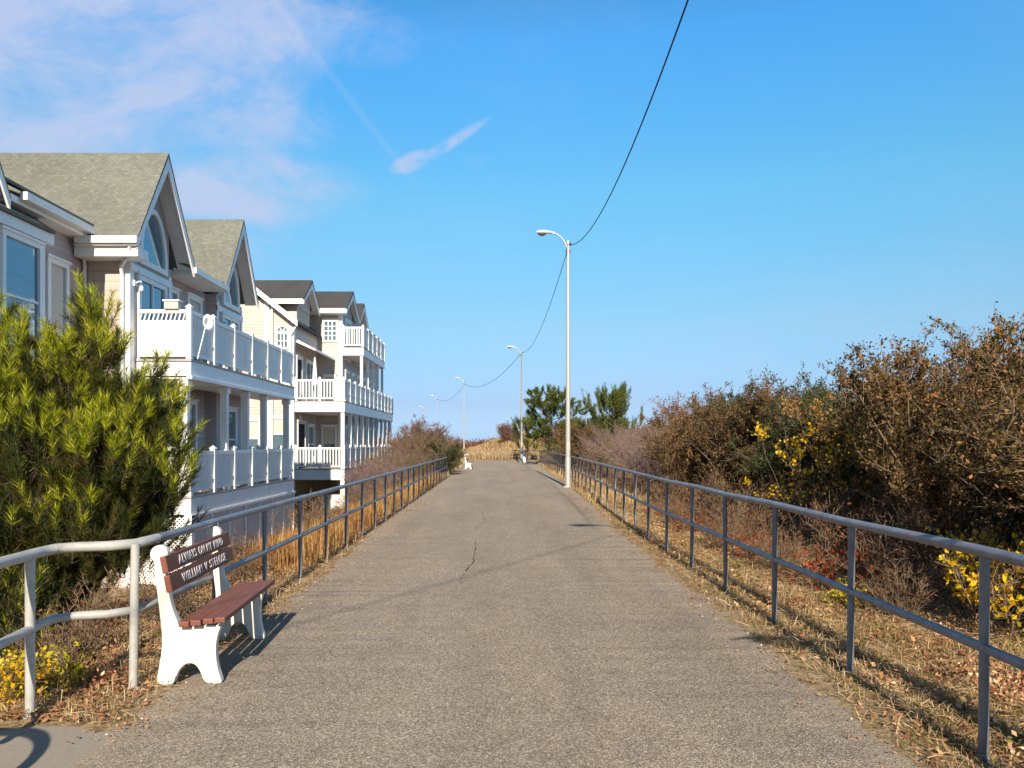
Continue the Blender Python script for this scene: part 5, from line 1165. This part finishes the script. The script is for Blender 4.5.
def clumps(name, mt, nc, x0, x1, y0, y1, per, rad, hh, ls, label, mask, ypow=1.4):
    C = scatter(nc, x0, x1, y0, y1, rg, 0.3, 0.6, ypow, mask); P = np.repeat(C, per, 0); m = len(P); sc_ = np.repeat(rg.uniform(0.4, 1.3, len(C)), per)
    dx = rg.normal(0, rad * 0.5, (m, 2)) * sc_[:, None]; P[:, :2] += dx; P[:, 2] += np.abs(rg.normal(0, 1, m)) * hh * sc_ * np.exp(-(dx ** 2).sum(1) / (rad * sc_) ** 2)
    v_, f_ = leaves(P, ls, rg, 0.2); tag(npmesh(name, v_, f_, M[mt]), label, 'weeds', None, 'stuff')
mk = lambda x, y: offp2(x, y) & (np.abs(x) > 2.5)
clumps('weedy_cover', 'litter', 420, 2.4, 7.0, 2.6, 26, 90, 0.22, 0.10, 0.035, 'crumpled brown weeds and leaf piles on the right verge', mk)
clumps('weedy_cover', 'l_russet', 260, 2.9, 7.0, 3.0, 30, 130, 0.26, 0.16, 0.032, 'low rusty weeds scattered on the right verge', mk)
clumps('weedy_cover', 'greengrass', 120, 2.3, 6.0, 2.8, 16, 60, 0.14, 0.05, 0.03, 'low greenish weeds scattered on the right verge', mk)
clumps('weedy_cover', 'l_russet', 300, -6.2, -2.5, 4.8, 34, 130, 0.26, 0.18, 0.04, 'low rusty weeds on the bank below the left railing', mk)
clumps('weedy_cover', 'litter', 160, -5.0, -2.4, 4.5, 14, 90, 0.2, 0.08, 0.035, 'leaf piles around the bench on the left verge', mk)
# low bushy cover at the foot of the thicket, and the far scrub
n = 46000; P = scatter(n, 4.2, 24, 5, 66, rg, 0.6, 0.6, 1.0, lambda x, y: x / y < 0.8); P[:, 2] += rg.uniform(0, 0.9, len(P)) * np.clip(P[:, 0] - 4.0, 0, 1)
v_, f_ = leaves(P, 0.085, rg, 0.3); tag(npmesh('undergrowth', v_, f_, M['l_russet']), 'brown undergrowth filling the foot of the right thicket', 'undergrowth', None, 'stuff')
def far_scrub(name, cx, cy, rx, ry, nb, hh, mt, label, ls=0.32, per=240, seed=5):
    r_ = np.random.default_rng(seed); a = r_.uniform(0, 2 * np.pi, nb); q = np.sqrt(r_.uniform(0, 1, nb)); bx, by = cx + rx * q * np.cos(a), cy + ry * q * np.sin(a)
    h_ = hh * r_.uniform(0.6, 1.15, nb); C = []
    for i in range(nb):
        d = unit(r_.normal(0, 1, (per, 3))); d[:, 2] = np.abs(d[:, 2]); rad = r_.uniform(0.55, 1.02, (per, 1)); C.append(np.array([bx[i], by[i], float(gz(bx[i], by[i])) - 0.1]) + d * rad * np.array([h_[i] * 0.95, h_[i] * 0.95, h_[i]]))
    v_, f_ = leaves(np.concatenate(C), ls, r_, 0.3); tag(npmesh(name, v_, f_, M[mt]), label, 'scrub', None, 'stuff')
far_scrub('scrub_thicket', -12, 150, 60, 18, 230, 2.7, 'l_russet', 'far brown scrub along the horizon beyond the dune', 0.42, 200, 5)
far_scrub('scrub_thicket', 42, 62, 18, 50, 260, 3.4, 'l_olive', 'olive brown scrub stretching inland behind the right thicket', 0.30, 200, 6)
far_scrub('scrub_thicket', 16, 84, 12, 12, 90, 2.6, 'l_russet', 'russet scrub beyond the end of the right railing', 0.26, 240, 7)
far_scrub('scrub_thicket', -24, 100, 14, 18, 70, 2.0, 'l_russet', 'brown scrub beyond the bend of the path on the left', 0.28, 220, 9)
# remove prototypes that were never planted
for k_, pr in PROTO.items():
    if pr[3]:
        for c in kids(pr[2]): bpy.data.objects.remove(c)
        bpy.data.objects.remove(pr[2])
for o in bpy.data.objects:
    if o.type == 'MESH' and o.parent is None and not o.get('label') and o.get('kind') != 'structure': print('UNTAGGED', o.name)
